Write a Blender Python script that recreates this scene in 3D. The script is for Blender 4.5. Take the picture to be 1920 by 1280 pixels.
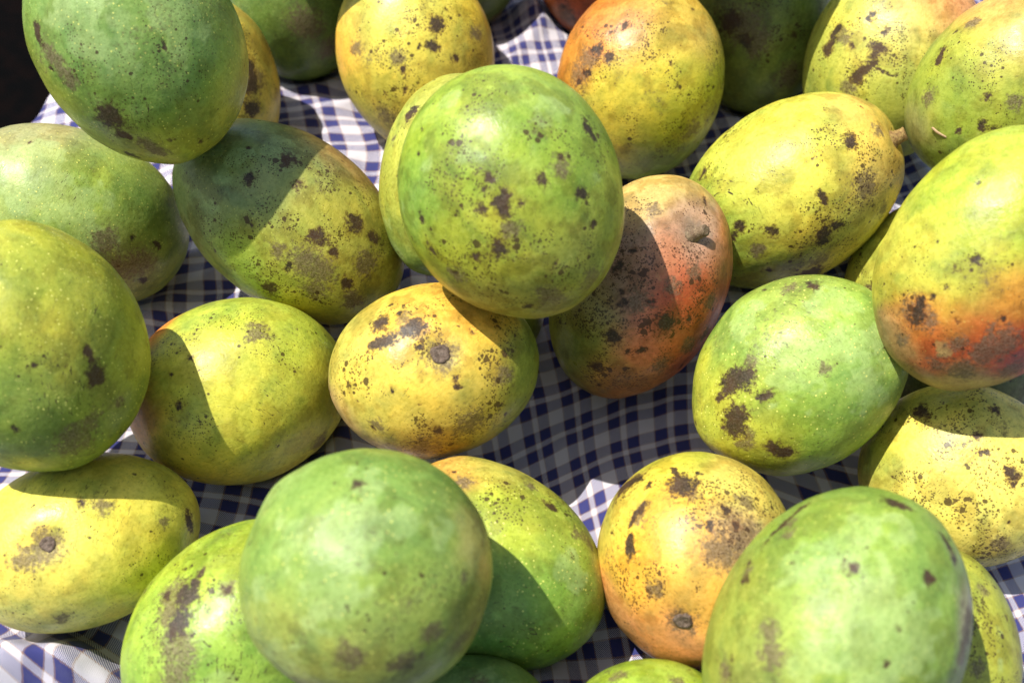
import bpy, math, random
import numpy as np
from mathutils import Vector, Matrix

# ------------------------------------------------------------------ scene, camera, light
for o in list(bpy.data.objects):
    bpy.data.objects.remove(o, do_unlink=True)
scene = bpy.context.scene
COL = scene.collection

PITCH = math.radians(52.0)                       # the camera looks down on the pile
cam_data = bpy.data.cameras.new('camera')
cam = bpy.data.objects.new('camera', cam_data)
COL.objects.link(cam)
cam.location = (0.0, -0.69 * math.cos(PITCH), 0.69 * math.sin(PITCH))
cam.rotation_euler = (math.pi / 2 - PITCH, 0, 0)
cam_data.sensor_width = 36.0
cam_data.angle = math.radians(50.0)
cam_data.clip_start = 0.02
cam_data.clip_end = 50
cam_data.dof.use_dof = True
cam_data.dof.focus_distance = 0.60
cam_data.dof.aperture_fstop = 7.0
scene.camera = cam
scene.cycles.max_bounces = 5
scene.cycles.diffuse_bounces = 4
scene.cycles.glossy_bounces = 2
scene.cycles.caustics_reflective = False

SUN_DIR = Vector((-0.43, 0.07, 1)).normalized()             # towards the sun
elev = math.asin(SUN_DIR.z)
azim = math.atan2(SUN_DIR.x, SUN_DIR.y)
world = bpy.data.worlds.new('World')
scene.world = world
world.use_nodes = True
wn = world.node_tree.nodes
sky = wn.new('ShaderNodeTexSky')
sky.sky_type = 'NISHITA'
sky.sun_disc = False
sky.sun_elevation = elev
sky.sun_rotation = azim
sky.air_density = 1.0
sky.dust_density = 1.6
sky.ozone_density = 0.6
world.node_tree.links.new(sky.outputs[0], wn['Background'].inputs[0])
wn['Background'].inputs[1].default_value = 0.115
sun_data = bpy.data.lights.new('sun', 'SUN')
sun_data.energy = 4.7
sun_data.angle = math.radians(0.53)
sun_data.color = (1.0, 0.965, 0.915)
sun = bpy.data.objects.new('sun', sun_data)
COL.objects.link(sun)
sun.rotation_euler = SUN_DIR.to_track_quat('Z', 'Y').to_euler()

scene.view_settings.view_transform = 'Standard'
scene.view_settings.look = 'None'
scene.view_settings.exposure = 0.50
scene.view_settings.gamma = 1.0
scene.view_settings.use_curve_mapping = False

# ------------------------------------------------------------------ helpers
def lin(c):
    return tuple(((v / 255) / 12.92 if v / 255 <= .04045 else ((v / 255 + .055) / 1.055) ** 2.4) for v in c)

class NT:
    """small wrapper to write node trees briefly"""
    def __init__(s, name):
        s.mat = bpy.data.materials.new(name)
        s.mat.use_nodes = True
        s.t = s.mat.node_tree
        s.bsdf = s.t.nodes['Principled BSDF']
    def n(s, kind, **kw):
        nd = s.t.nodes.new(kind)
        for k, v in kw.items():
            setattr(nd, k, v)
        return nd
    def put(s, sock, v):
        if isinstance(v, bpy.types.NodeSocket):
            s.t.links.new(v, sock)
        elif isinstance(v, (tuple, list)) and len(v) == 3 and sock.type == 'RGBA':
            sock.default_value = (*v, 1)
        else:
            sock.default_value = v
    def m(s, op, a, b=0.0, c=0.0):
        nd = s.n('ShaderNodeMath', operation=op)
        for i, v in enumerate((a, b, c)):
            s.put(nd.inputs[i], v)
        return nd.outputs[0]
    def vm(s, op, a, b=(0, 0, 0)):
        nd = s.n('ShaderNodeVectorMath', operation=op)
        s.put(nd.inputs[0], a)
        s.put(nd.inputs[1], b)
        return nd.outputs[0]
    def step(s, v, lo, hi, a=0.0, b=1.0):
        nd = s.n('ShaderNodeMapRange', interpolation_type='SMOOTHSTEP')
        for i, x in enumerate((v, lo, hi, a, b)):
            s.put(nd.inputs[i], x)
        return nd.outputs[0]
    def noise(s, vec, scale, detail=3.0, rough=.55, dist=0.0):
        nd = s.n('ShaderNodeTexNoise')
        s.put(nd.inputs['Vector'], vec)
        nd.inputs['Scale'].default_value = scale
        nd.inputs['Detail'].default_value = detail
        nd.inputs['Roughness'].default_value = rough
        nd.inputs['Distortion'].default_value = dist
        return nd.outputs[0]
    def voro(s, vec, scale):
        nd = s.n('ShaderNodeTexVoronoi')
        s.put(nd.inputs['Vector'], vec)
        nd.inputs['Scale'].default_value = scale
        return nd.outputs['Distance'], nd.outputs['Color']
    def sep(s, c):
        nd = s.n('ShaderNodeSeparateColor')
        s.put(nd.inputs[0], c)
        return nd.outputs
    def sepv(s, c):
        nd = s.n('ShaderNodeSeparateXYZ')
        s.put(nd.inputs[0], c)
        return nd.outputs
    def mix(s, f, a, b, blend='MIX'):
        nd = s.n('ShaderNodeMix', data_type='RGBA', blend_type=blend)
        s.put(nd.inputs[0], f)
        s.put(nd.inputs[6], a)
        s.put(nd.inputs[7], b)
        return nd.outputs[2]
    def attr(s, name):
        return s.n('ShaderNodeAttribute', attribute_name=name).outputs['Color']
    def out(s, **kw):
        for k, v in kw.items():
            s.put(s.bsdf.inputs[k.replace('_', ' ')], v)

# ------------------------------------------------------------------ materials
def mango_material():
    t = NT('mango_skin')
    co = t.n('ShaderNodeTexCoord').outputs['Object']
    rnd = t.n('ShaderNodeObjectInfo').outputs['Random']
    off = t.vm('SCALE', (3.1, 7.7, 5.3))
    t.put(off.node.inputs['Scale'], rnd)
    vr = t.n('ShaderNodeVectorRotate')
    vr.inputs['Axis'].default_value = (.3, .5, .8)
    t.put(vr.inputs['Vector'], co)
    t.put(vr.inputs['Angle'], t.m('MULTIPLY', rnd, 40.0))
    P = t.vm('ADD', vr.outputs[0], off)
    base = t.attr('base')
    m1 = t.sep(t.attr('marks_a'))          # scab, russet, gloss
    m2 = t.sep(t.attr('marks_b'))          # freckles, pores, scratches
    scab, russ, dull = m1[0], m1[1], m1[2]
    sp, pore, scr = m2[0], m2[1], m2[2]
    grain = t.noise(P, 430, 5, .74)
    fine = t.noise(P, 1100, 2, .6)
    c = t.mix(t.step(grain, .42, .74, 0, .85), base, (.66, .66, .50), 'MULTIPLY')
    c = t.mix(t.step(grain, .20, .46, .30, 0), c, lin((214, 206, 120)))
    c = t.mix(t.step(fine, .40, .75, 0, .22), c, (.78, .78, .70), 'MULTIPLY')
    # pores: pale dots
    d, cc = t.voro(P, 400)
    psz = t.m('MULTIPLY_ADD', t.sep(cc)[0], .10, .075)
    pf = t.step(t.m('SUBTRACT', d, psz), -.03, .05, 1, 0)
    pf = t.m('MULTIPLY', pf, t.m('MULTIPLY', pore, .85))
    c = t.mix(pf, c, lin((226, 222, 112)))
    # russet haze: grey brown scuffing broken up by fine grain
    rm = t.m('ADD', russ, t.m('MULTIPLY', t.m('SUBTRACT', grain, .5), 2.3))
    rfac = t.step(rm, .38, .98, 0, .80)
    rcol = t.mix(t.step(fine, .35, .65), lin((76, 60, 36)), lin((122, 104, 80)))
    c = t.mix(rfac, c, rcol)
    # freckles in two sizes
    d1, c1 = t.voro(P, 300)
    r1 = t.m('MULTIPLY', t.m('POWER', t.sep(c1)[1], 8.0), .46)
    wob = t.m('MULTIPLY', t.m('SUBTRACT', grain, .5), .55)
    f1 = t.step(t.m('SUBTRACT', t.m('ADD', d1, wob), t.m('MULTIPLY', r1, sp)), -.03, .04, 1, 0)
    d2, c2 = t.voro(P, 980)
    r2 = t.m('MULTIPLY', t.m('POWER', t.sep(c2)[2], 2.2), .52)
    f2 = t.step(t.m('SUBTRACT', d2, t.m('MULTIPLY', r2, sp)), -.05, .06, .92, 0)
    ff = t.m('MULTIPLY', t.m('MAXIMUM', f1, f2), t.step(sp, .05, .3))
    c = t.mix(t.m('MULTIPLY', ff, .86), c, lin((60, 38, 20)))
    # scratches: thin strokes lying across the fruit
    def strokes(rot, sc, lo):
        mp = t.n('ShaderNodeMapping')
        t.put(mp.inputs['Vector'], P)
        mp.inputs['Rotation'].default_value = rot
        mp.inputs['Scale'].default_value = sc
        return t.step(t.noise(mp.outputs[0], 1.0, 1, .5, 1.3), lo, lo + .03)
    st = t.m('MAXIMUM', strokes((.4, .9, .3), (1500, 190, 190), .68), strokes((1.2, .3, 1.9), (1400, 200, 200), .685))
    st = t.m('MULTIPLY', st, scr)
    c = t.mix(st, c, lin((62, 48, 28)))
    # scabs with ragged edges, a tan halo and a cracked grey centre
    sm = t.m('ADD', scab, t.m('MULTIPLY', t.m('SUBTRACT', grain, .5), 1.7))
    halo = t.step(sm, .22, .5, 0, .5)
    c = t.mix(halo, c, t.mix(.75, base, lin((150, 92, 32)), 'MULTIPLY'))
    sfac = t.step(sm, .36, .70, 0, .95)
    sdark = t.mix(t.step(dull, .30, .50), lin((32, 24, 17)), lin((66, 42, 22)))
    scol = t.mix(t.step(fine, .42, .66), sdark, lin((76, 62, 48)))
    c = t.mix(sfac, c, scol)
    rough = t.m('MULTIPLY_ADD', t.m('MAXIMUM', sfac, rfac), .16, dull)
    bp = t.n('ShaderNodeBump')
    bp.inputs['Strength'].default_value = .30
    bp.inputs['Distance'].default_value = .0009
    t.put(bp.inputs['Height'], t.m('SUBTRACT', t.noise(P, 460, 3, .68), t.m('MULTIPLY', scab, .9)))
    t.out(Base_Color=c, Roughness=rough, Normal=bp.outputs[0])
    t.bsdf.inputs['IOR'].default_value = 1.42
    return t.mat

def stem_material(name, ca, cb):
    t = NT(name)
    co = t.n('ShaderNodeTexCoord').outputs['Object']
    n1 = t.noise(co, 420, 6, .7)
    n2 = t.noise(co, 1500, 3, .6)
    c = t.mix(t.step(n1, .38, .64), lin(ca), lin(cb))
    c = t.mix(t.step(n2, .45, .7, 0, .6), c, lin((40, 30, 22)))
    bp = t.n('ShaderNodeBump')
    bp.inputs['Strength'].default_value = .7
    bp.inputs['Distance'].default_value = .0012
    t.put(bp.inputs['Height'], t.m('ADD', n1, t.m('MULTIPLY', n2, .4)))
    t.out(Base_Color=c, Roughness=.75, Normal=bp.outputs[0])
    return t.mat

def cloth_material():
    t = NT('checked_cotton')
    uv = t.n('ShaderNodeUVMap', uv_map='weave').outputs[0]
    x, y, _ = t.sepv(uv)
    per = .0295
    def yarn(v, shift):
        nd = t.n('ShaderNodeValToRGB')
        r = nd.color_ramp
        r.interpolation = 'CONSTANT'
        navy, tan, white = lin((58, 60, 112)), lin((150, 120, 104)), lin((206, 200, 204))
        stops = [(0, tan), (.025, navy), (.255, tan), (.28, white), (.395, tan), (.42, navy), (.65, tan), (.675, white)]
        while len(r.elements) < len(stops):
            r.elements.new(.5)
        for e, (p, c) in zip(r.elements, stops):
            e.position = p
            e.color = (*c, 1)
        wob = t.m('MULTIPLY_ADD', t.noise(uv, 900, 2), .0008, shift)
        t.put(nd.inputs[0], t.m('FRACT', t.m('DIVIDE', t.m('ADD', v, wob), per)))
        return nd.outputs[0]
    warp, weft = yarn(x, 0), yarn(y, .007)
    tw = t.m('FRACT', t.m('DIVIDE', t.m('ADD', x, y), .0011))
    twf = t.step(t.m('ABSOLUTE', t.m('SUBTRACT', tw, .5)), .18, .32)
    c = t.mix(twf, warp, weft)
    n1 = t.noise(uv, 60, 5, .6)
    n2 = t.noise(uv, 2600, 2, .6)
    c = t.mix(t.step(n1, .45, .75, 0, .35), c, (.78, .74, .70), 'MULTIPLY')
    c = t.mix(t.step(n2, .35, .65, 0, .35), c, (.75, .75, .76), 'MULTIPLY')
    th = t.m('ADD', t.m('SINE', t.m('MULTIPLY', x, 2 * math.pi / .0007)), t.m('SINE', t.m('MULTIPLY', y, 2 * math.pi / .0007)))
    h = t.m('ADD', t.m('MULTIPLY', th, .12), t.m('ADD', t.m('MULTIPLY', twf, .25), t.m('MULTIPLY', n1, 3.0)))
    bp = t.n('ShaderNodeBump')
    bp.inputs['Strength'].default_value = .45
    bp.inputs['Distance'].default_value = .0006
    t.put(bp.inputs['Height'], h)
    t.out(Base_Color=c, Roughness=.9, Normal=bp.outputs[0])
    t.bsdf.inputs['Specular IOR Level'].default_value = .15
    t.bsdf.inputs['Sheen Weight'].default_value = .12
    return t.mat

def ground_material():
    t = NT('dark_woven_mat')
    co = t.n('ShaderNodeTexCoord').outputs['Object']
    x, y, _ = t.sepv(co)
    n1 = t.noise(co, 40, 4, .6)
    w = t.m('MULTIPLY', t.m('SINE', t.m('MULTIPLY', x, 900)), t.m('SINE', t.m('MULTIPLY', y, 900)))
    c = t.mix(t.step(n1, .4, .65), lin((5, 5, 5)), lin((12, 7, 6)))
    c = t.mix(t.step(w, .2, .7, 0, .6), c, lin((10, 9, 9)))
    bp = t.n('ShaderNodeBump')
    bp.inputs['Strength'].default_value = .5
    bp.inputs['Distance'].default_value = .001
    t.put(bp.inputs['Height'], w)
    t.out(Base_Color=c, Roughness=.9, Normal=bp.outputs[0])
    t.bsdf.inputs['Specular IOR Level'].default_value = .02
    return t.mat

SKIN = mango_material()
SCAR = stem_material('stem_scar_cork', (84, 66, 50), (124, 106, 90))
WOOD = stem_material('stem_wood', (128, 96, 48), (170, 142, 78))
GREYWOOD = stem_material('stem_grey', (104, 82, 58), (142, 122, 92))
CLOTH = cloth_material()
GROUND = ground_material()

# ------------------------------------------------------------------ mango data
# centre, three ellipsoid axes (metres), stem direction on the unit ball, colours, marks
# colour: (direction, reach, sRGB); mark: (kind, direction, radius[, second direction])
# kinds: B scab, R russet, W waxy bloom, S freckled area, C scratched area
MANGOES = [
 dict(label='large green mango with one oval brown spot, on top beside the dark floor',
  centre=(-0.1943, 0.0523, 0.1846), axes=((-0.0438, -0.0265, -0.0115), (0.0286, -0.0258, -0.0497), (0.0172, -0.0423, 0.0319)), stem=(-0.451, -0.745, -0.492), stem_kind=None, stem_size=1.00, seed=100, res=72, taper=0.034,
  pores=0.80, freckle=0.45, bumps=[],
  col=[((0.126, 0.045, 0.991), 0.0336, (120, 150, 67)), ((0.471, 0.737, 0.486), 0.0183, (157, 162, 64)), ((0.995, 0.022, 0.092), 0.0153, (159, 166, 64)), ((-0.475, 0.768, 0.430), 0.0153, (157, 159, 78)), ((0.043, -0.405, 0.913), 0.0183, (145, 176, 91)), ((-0.461, 0.085, 0.883), 0.0183, (136, 168, 78))],
  marks=[('B', (0.600, 0.331, 0.729), 0.0064), ('B', (0.599, 0.506, 0.621), 0.0027), ('B', (0.714, -0.493, 0.497), 0.0027, (0.752, -0.411, 0.515)), ('R', (0.735, -0.321, 0.597), 0.0049, (0.731, -0.046, 0.681)), ('B', (0.669, 0.670, 0.322), 0.0027), ('B', (-0.009, 0.850, 0.527), 0.0021), ('S', (0.702, -0.080, 0.708), 0.0214), ('S', (-0.213, 0.109, 0.971), 0.0183), ('R', (0.472, 0.625, 0.621), 0.0043, (0.405, 0.767, 0.497)), ('W', (0.296, -0.432, 0.852), 0.0122), ('W', (-0.428, -0.019, 0.904), 0.0122), ('C', (0.160, 0.445, 0.881), 0.0153), ('B', (0.814, -0.197, 0.547), 0.0015), ('B', (-0.184, 0.074, 0.980), 0.0018), ('W', (0.077, -0.155, 0.985), 0.0107), ('R', (0.843, 0.529, 0.097), 0.0061)]),
 dict(label='pale green mango with a brown tinged shoulder, below the large spotted green one',
  centre=(-0.2691, 0.0490, 0.0604), axes=((0.0184, 0.0398, 0.0287), (-0.0598, 0.0022, 0.0354), (0.0216, -0.0381, 0.0388)), stem=(0.760, 0.073, -0.646), stem_kind=None, stem_size=1.00, seed=101, res=72, taper=0.022,
  pores=1.00, freckle=0.25, bumps=[],
  col=[((0.149, 0.152, 0.977), 0.0283, (153, 176, 78)), ((0.680, 0.518, 0.518), 0.0177, (169, 162, 112)), ((-0.277, -0.582, 0.764), 0.0177, (136, 141, 74)), ((0.280, -0.661, 0.696), 0.0212, (133, 157, 71)), ((0.162, 0.579, 0.799), 0.0177, (167, 182, 105))],
  marks=[('R', (-0.327, -0.481, 0.814), 0.0092, (-0.179, -0.648, 0.740)), ('B', (0.054, -0.500, 0.864), 0.0018), ('B', (0.064, -0.707, 0.704), 0.0021), ('B', (-0.352, -0.702, 0.619), 0.0028), ('W', (0.316, 0.410, 0.855), 0.0142), ('W', (0.029, 0.035, 0.999), 0.0177), ('S', (-0.277, -0.582, 0.764), 0.0177), ('C', (0.325, 0.115, 0.939), 0.0088), ('R', (-0.099, -0.304, 0.948), 0.0078)]),
 dict(label='ridged mango shaded green at one end and yellow blotched at the other',
  centre=(-0.1323, 0.0347, 0.0703), axes=((0.0301, 0.0335, 0.0241), (-0.0591, 0.0243, 0.0401), (0.0110, -0.0382, 0.0393)), stem=(0.387, 0.844, -0.371), stem_kind=None, stem_size=1.00, seed=102, res=72, taper=0.032,
  pores=0.40, freckle=1.00, bumps=[((-0.742, 0.275, 0.611), 0.0118, 0.050), ((-0.095, -0.118, 0.988), 0.0196, -0.020), ((-0.608, 0.667, 0.430), 0.0163, -0.020)],
  col=[((0.194, 0.586, 0.787), 0.0261, (134, 148, 85)), ((-0.236, -0.187, 0.954), 0.0196, (178, 180, 72)), ((0.996, -0.032, 0.086), 0.0196, (157, 128, 79)), ((0.343, -0.385, 0.857), 0.0196, (175, 169, 70)), ((-0.677, 0.075, 0.732), 0.0131, (152, 176, 69)), ((-0.486, -0.505, 0.713), 0.0163, (181, 180, 70))],
  marks=[('B', (0.156, 0.411, 0.898), 0.0029), ('B', (0.371, 0.119, 0.921), 0.0029), ('B', (0.047, -0.214, 0.976), 0.0049), ('B', (0.432, -0.367, 0.824), 0.0046), ('R', (0.165, -0.625, 0.763), 0.0085), ('R', (-0.249, -0.241, 0.938), 0.0098, (-0.242, -0.381, 0.892)), ('R', (-0.421, -0.423, 0.803), 0.0078), ('B', (-0.736, -0.142, 0.662), 0.0039), ('W', (0.160, 0.617, 0.771), 0.0082), ('W', (-0.412, 0.553, 0.724), 0.0046), ('W', (0.613, 0.417, 0.671), 0.0072), ('B', (0.441, -0.541, 0.716), 0.0033), ('B', (0.537, 0.284, 0.795), 0.0039), ('R', (0.995, 0.044, 0.091), 0.0098), ('R', (-0.324, -0.041, 0.945), 0.0052), ('B', (0.033, -0.365, 0.930), 0.0026), ('B', (-0.166, -0.590, 0.790), 0.0039), ('S', (-0.100, -0.310, 0.945), 0.0392), ('B', (-0.260, 0.223, 0.940), 0.0016), ('B', (-0.398, -0.171, 0.901), 0.0026), ('R', (-0.279, -0.701, 0.656), 0.0065)]),
 dict(label='mostly hidden yellow mango with black patches behind the large spotted green mango',
  centre=(-0.2026, 0.1872, 0.0512), axes=((-0.0371, -0.0102, 0.0026), (0.0065, -0.0357, -0.0471), (0.0116, -0.0350, 0.0282)), stem=(-0.478, 0.798, -0.368), stem_kind=None, stem_size=1.00, seed=103, res=44, taper=0.062,
  pores=0.00, freckle=0.80, bumps=[],
  col=[((-0.672, -0.293, 0.680), 0.0315, (197, 178, 74)), ((-0.736, 0.185, 0.651), 0.0158, (182, 174, 81))],
  marks=[('B', (-0.548, -0.183, 0.816), 0.0039, (-0.498, 0.077, 0.864)), ('B', (-0.439, 0.309, 0.844), 0.0051), ('R', (-0.594, -0.004, 0.805), 0.0099), ('S', (-0.624, -0.119, 0.772), 0.0355)]),
 dict(label='large yellow green mango densely dotted with pale pores, with a ragged black scrape',
  centre=(-0.2345, -0.1010, 0.1241), axes=((-0.0443, -0.0324, -0.0002), (0.0264, -0.0358, -0.0424), (0.0228, -0.0314, 0.0408)), stem=(-0.055, -0.761, -0.647), stem_kind=None, stem_size=1.00, seed=104, res=72, taper=0.023,
  pores=1.60, freckle=0.45, bumps=[],
  col=[((-0.341, -0.417, 0.842), 0.0253, (175, 180, 63)), ((-0.237, 0.059, 0.970), 0.0169, (184, 180, 61)), ((-0.569, 0.215, 0.794), 0.0113, (121, 148, 58)), ((0.199, 0.196, 0.960), 0.0169, (122, 151, 60)), ((0.051, 0.633, 0.773), 0.0197, (134, 147, 58)), ((0.464, 0.714, 0.525), 0.0169, (114, 139, 63)), ((-0.753, 0.301, 0.586), 0.0084, (154, 160, 54))],
  marks=[('B', (-0.401, 0.234, 0.886), 0.0020, (-0.396, 0.357, 0.846)), ('B', (-0.413, 0.411, 0.813), 0.0031), ('B', (-0.352, 0.335, 0.874), 0.0023, (-0.344, 0.430, 0.835)), ('S', (0.034, 0.366, 0.930), 0.0169), ('R', (-0.149, 0.693, 0.705), 0.0062), ('B', (-0.062, 0.127, 0.990), 0.0011), ('C', (-0.076, 0.331, 0.940), 0.0113), ('R', (0.022, 0.747, 0.665), 0.0084), ('B', (0.026, 0.141, 0.990), 0.0014), ('R', (-0.440, 0.660, 0.610), 0.0039), ('S', (-0.128, 0.731, 0.670), 0.0169)]),
 dict(label='smooth yellow mango blushed orange at one end, half in shadow of the densely dotted mango',
  centre=(-0.1533, -0.0663, 0.0400), axes=((-0.0121, 0.0390, 0.0314), (-0.0582, -0.0205, 0.0031), (0.0132, -0.0308, 0.0433)), stem=(-0.585, 0.454, -0.672), stem_kind=None, stem_size=1.00, seed=105, res=72, taper=0.023,
  pores=0.20, freckle=0.45, bumps=[],
  col=[((0.098, 0.110, 0.989), 0.0248, (213, 209, 76)), ((0.719, 0.689, 0.090), 0.0105, (225, 140, 62)), ((-0.012, 0.860, 0.511), 0.0105, (218, 150, 65)), ((0.800, -0.025, 0.600), 0.0155, (178, 192, 71)), ((0.097, -0.669, 0.737), 0.0186, (177, 189, 65)), ((-0.449, -0.231, 0.863), 0.0217, (206, 203, 72)), ((-0.495, 0.545, 0.677), 0.0186, (216, 194, 79))],
  marks=[('B', (0.438, 0.324, 0.838), 0.0019), ('R', (-0.750, -0.572, 0.331), 0.0068), ('S', (0.531, -0.337, 0.778), 0.0124), ('C', (-0.138, -0.222, 0.965), 0.0124), ('B', (0.329, 0.510, 0.795), 0.0015), ('B', (-0.002, 0.506, 0.863), 0.0019), ('R', (0.527, -0.244, 0.814), 0.0062), ('S', (0.227, 0.173, 0.959), 0.0464)]),
 dict(label='yellow mango with a round brown stem scar facing up and purplish brown patches',
  centre=(-0.0426, -0.0764, 0.0715), axes=((-0.0101, 0.0366, 0.0279), (-0.0553, -0.0122, -0.0040), (0.0036, -0.0297, 0.0403)), stem=(0.167, -0.098, 0.981), stem_kind='scar', stem_size=1.00, seed=106, res=72, taper=0.054,
  pores=0.00, freckle=0.95, bumps=[],
  col=[((0.020, 0.139, 0.990), 0.0229, (229, 198, 76)), ((0.555, -0.242, 0.796), 0.0143, (231, 179, 71)), ((-0.349, -0.799, 0.490), 0.0129, (140, 151, 58)), ((-0.379, 0.922, 0.086), 0.0143, (204, 169, 117)), ((0.519, 0.689, 0.505), 0.0114, (202, 189, 86)), ((-0.727, 0.182, 0.662), 0.0171, (188, 169, 83)), ((-0.346, 0.493, 0.798), 0.0143, (206, 196, 90)), ((-0.455, -0.345, 0.821), 0.0114, (206, 184, 79)), ((0.167, -0.098, 0.981), 0.0069, (179, 173, 83))],
  marks=[('B', (0.609, 0.349, 0.712), 0.0043), ('B', (0.385, 0.432, 0.816), 0.0034, (0.420, 0.267, 0.867)), ('B', (0.461, 0.118, 0.880), 0.0037, (0.479, 0.034, 0.877)), ('B', (0.664, 0.161, 0.730), 0.0020), ('S', (0.119, -0.350, 0.929), 0.0257), ('R', (-0.176, -0.600, 0.780), 0.0057), ('B', (-0.102, -0.215, 0.971), 0.0017), ('B', (-0.198, -0.212, 0.957), 0.0014), ('B', (0.269, 0.048, 0.962), 0.0020), ('B', (-0.475, -0.516, 0.713), 0.0014), ('B', (-0.246, 0.164, 0.955), 0.0014), ('S', (-0.416, 0.219, 0.882), 0.0343), ('B', (-0.084, 0.347, 0.934), 0.0011), ('R', (-0.598, -0.225, 0.769), 0.0086), ('R', (-0.788, 0.193, 0.584), 0.0086), ('B', (-0.623, 0.067, 0.779), 0.0020), ('R', (-0.414, 0.580, 0.701), 0.0046), ('B', (-0.466, 0.617, 0.634), 0.0014), ('B', (0.340, -0.393, 0.855), 0.0014), ('B', (0.042, -0.656, 0.754), 0.0017), ('R', (0.595, 0.134, 0.792), 0.0051), ('R', (0.167, -0.098, 0.981), 0.0074), ('S', (0.167, -0.098, 0.981), 0.0143)]),
 dict(label='large glossy green mango with scattered black spots on top of the pile centre',
  centre=(0.0010, -0.0386, 0.1639), axes=((-0.0530, -0.0112, -0.0115), (0.0184, -0.0426, -0.0433), (-0.0001, -0.0410, 0.0403)), stem=(0.407, -0.806, -0.430), stem_kind=None, stem_size=1.00, seed=107, res=72, taper=0.064,
  pores=0.20, freckle=1.00, bumps=[],
  col=[((0.113, -0.489, 0.865), 0.0237, (148, 172, 56)), ((-0.477, -0.142, 0.867), 0.0184, (141, 166, 54)), ((0.154, 0.268, 0.951), 0.0158, (170, 173, 53)), ((0.459, 0.112, 0.881), 0.0158, (164, 172, 54)), ((0.272, 0.734, 0.622), 0.0158, (163, 157, 74)), ((-0.367, 0.615, 0.699), 0.0158, (148, 151, 60)), ((-0.386, -0.640, 0.665), 0.0158, (147, 174, 71)), ((0.750, -0.277, 0.601), 0.0105, (134, 167, 65)), ((-0.727, 0.233, 0.645), 0.0105, (157, 166, 62))],
  marks=[('B', (0.251, 0.314, 0.916), 0.0047), ('B', (0.137, -0.199, 0.970), 0.0021), ('B', (0.044, -0.049, 0.998), 0.0021, (0.126, -0.002, 0.992)), ('B', (0.283, 0.003, 0.959), 0.0029), ('B', (0.106, 0.068, 0.992), 0.0032), ('B', (-0.567, 0.104, 0.817), 0.0029), ('B', (-0.283, -0.077, 0.956), 0.0026), ('B', (-0.766, -0.362, 0.531), 0.0024, (-0.822, -0.261, 0.506)), ('R', (-0.477, -0.142, 0.867), 0.0053), ('B', (0.187, 0.827, 0.530), 0.0026), ('B', (0.817, 0.156, 0.555), 0.0016, (0.792, 0.243, 0.560)), ('B', (0.449, 0.332, 0.830), 0.0018), ('B', (-0.567, 0.348, 0.747), 0.0018), ('W', (-0.536, -0.523, 0.663), 0.0068), ('W', (0.261, -0.825, 0.502), 0.0047), ('W', (0.579, -0.435, 0.690), 0.0032), ('W', (0.296, -0.385, 0.874), 0.0021), ('W', (0.926, -0.161, 0.341), 0.0026), ('W', (-0.744, 0.040, 0.667), 0.0026), ('B', (0.213, -0.132, 0.968), 0.0018), ('S', (0.133, 0.081, 0.988), 0.0342), ('R', (-0.039, 0.775, 0.631), 0.0079), ('B', (-0.490, -0.177, 0.853), 0.0021), ('R', (0.677, 0.426, 0.600), 0.0053), ('R', (-0.434, 0.724, 0.537), 0.0079), ('B', (-0.039, 0.030, 0.999), 0.0013), ('B', (0.785, -0.047, 0.618), 0.0021), ('R', (0.089, 0.208, 0.974), 0.0053)]),
 dict(label='yellow green mango wedged under the glossy black spotted green mango',
  centre=(-0.0371, 0.0465, 0.0958), axes=((-0.0398, 0.0040, 0.0075), (-0.0119, -0.0403, -0.0414), (0.0022, -0.0284, 0.0270)), stem=(-0.114, -0.846, -0.521), stem_kind=None, stem_size=1.00, seed=108, res=44, taper=0.045,
  pores=0.00, freckle=0.60, bumps=[],
  col=[((0.655, -0.437, 0.616), 0.0190, (188, 193, 81)), ((0.664, 0.332, 0.670), 0.0190, (169, 174, 71)), ((0.556, 0.803, 0.214), 0.0127, (134, 159, 74))],
  marks=[('B', (0.695, -0.512, 0.505), 0.0032, (0.659, -0.569, 0.493)), ('W', (0.754, 0.560, 0.343), 0.0051), ('W', (0.556, 0.803, 0.214), 0.0051), ('S', (0.684, -0.279, 0.674), 0.0190), ('B', (0.694, 0.079, 0.716), 0.0016), ('R', (0.876, -0.258, 0.407), 0.0032)]),
 dict(label='upright yellow mango with two square dark patches beside the checked cloth',
  centre=(-0.0664, 0.2041, 0.0601), axes=((-0.0530, -0.0113, -0.0074), (0.0153, -0.0379, -0.0514), (0.0042, -0.0402, 0.0309)), stem=(-0.213, -0.735, -0.644), stem_kind=None, stem_size=1.00, seed=109, res=44, taper=0.060,
  pores=0.00, freckle=0.75, bumps=[],
  col=[((0.107, 0.085, 0.991), 0.0348, (229, 205, 74)), ((0.776, -0.317, 0.546), 0.0131, (229, 174, 74)), ((-0.343, 0.857, 0.383), 0.0193, (172, 175, 76)), ((0.466, 0.565, 0.681), 0.0232, (216, 196, 79)), ((-0.735, 0.202, 0.647), 0.0155, (197, 187, 79)), ((0.135, -0.449, 0.884), 0.0232, (220, 214, 95)), ((0.805, 0.512, 0.299), 0.0155, (191, 185, 90))],
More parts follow.
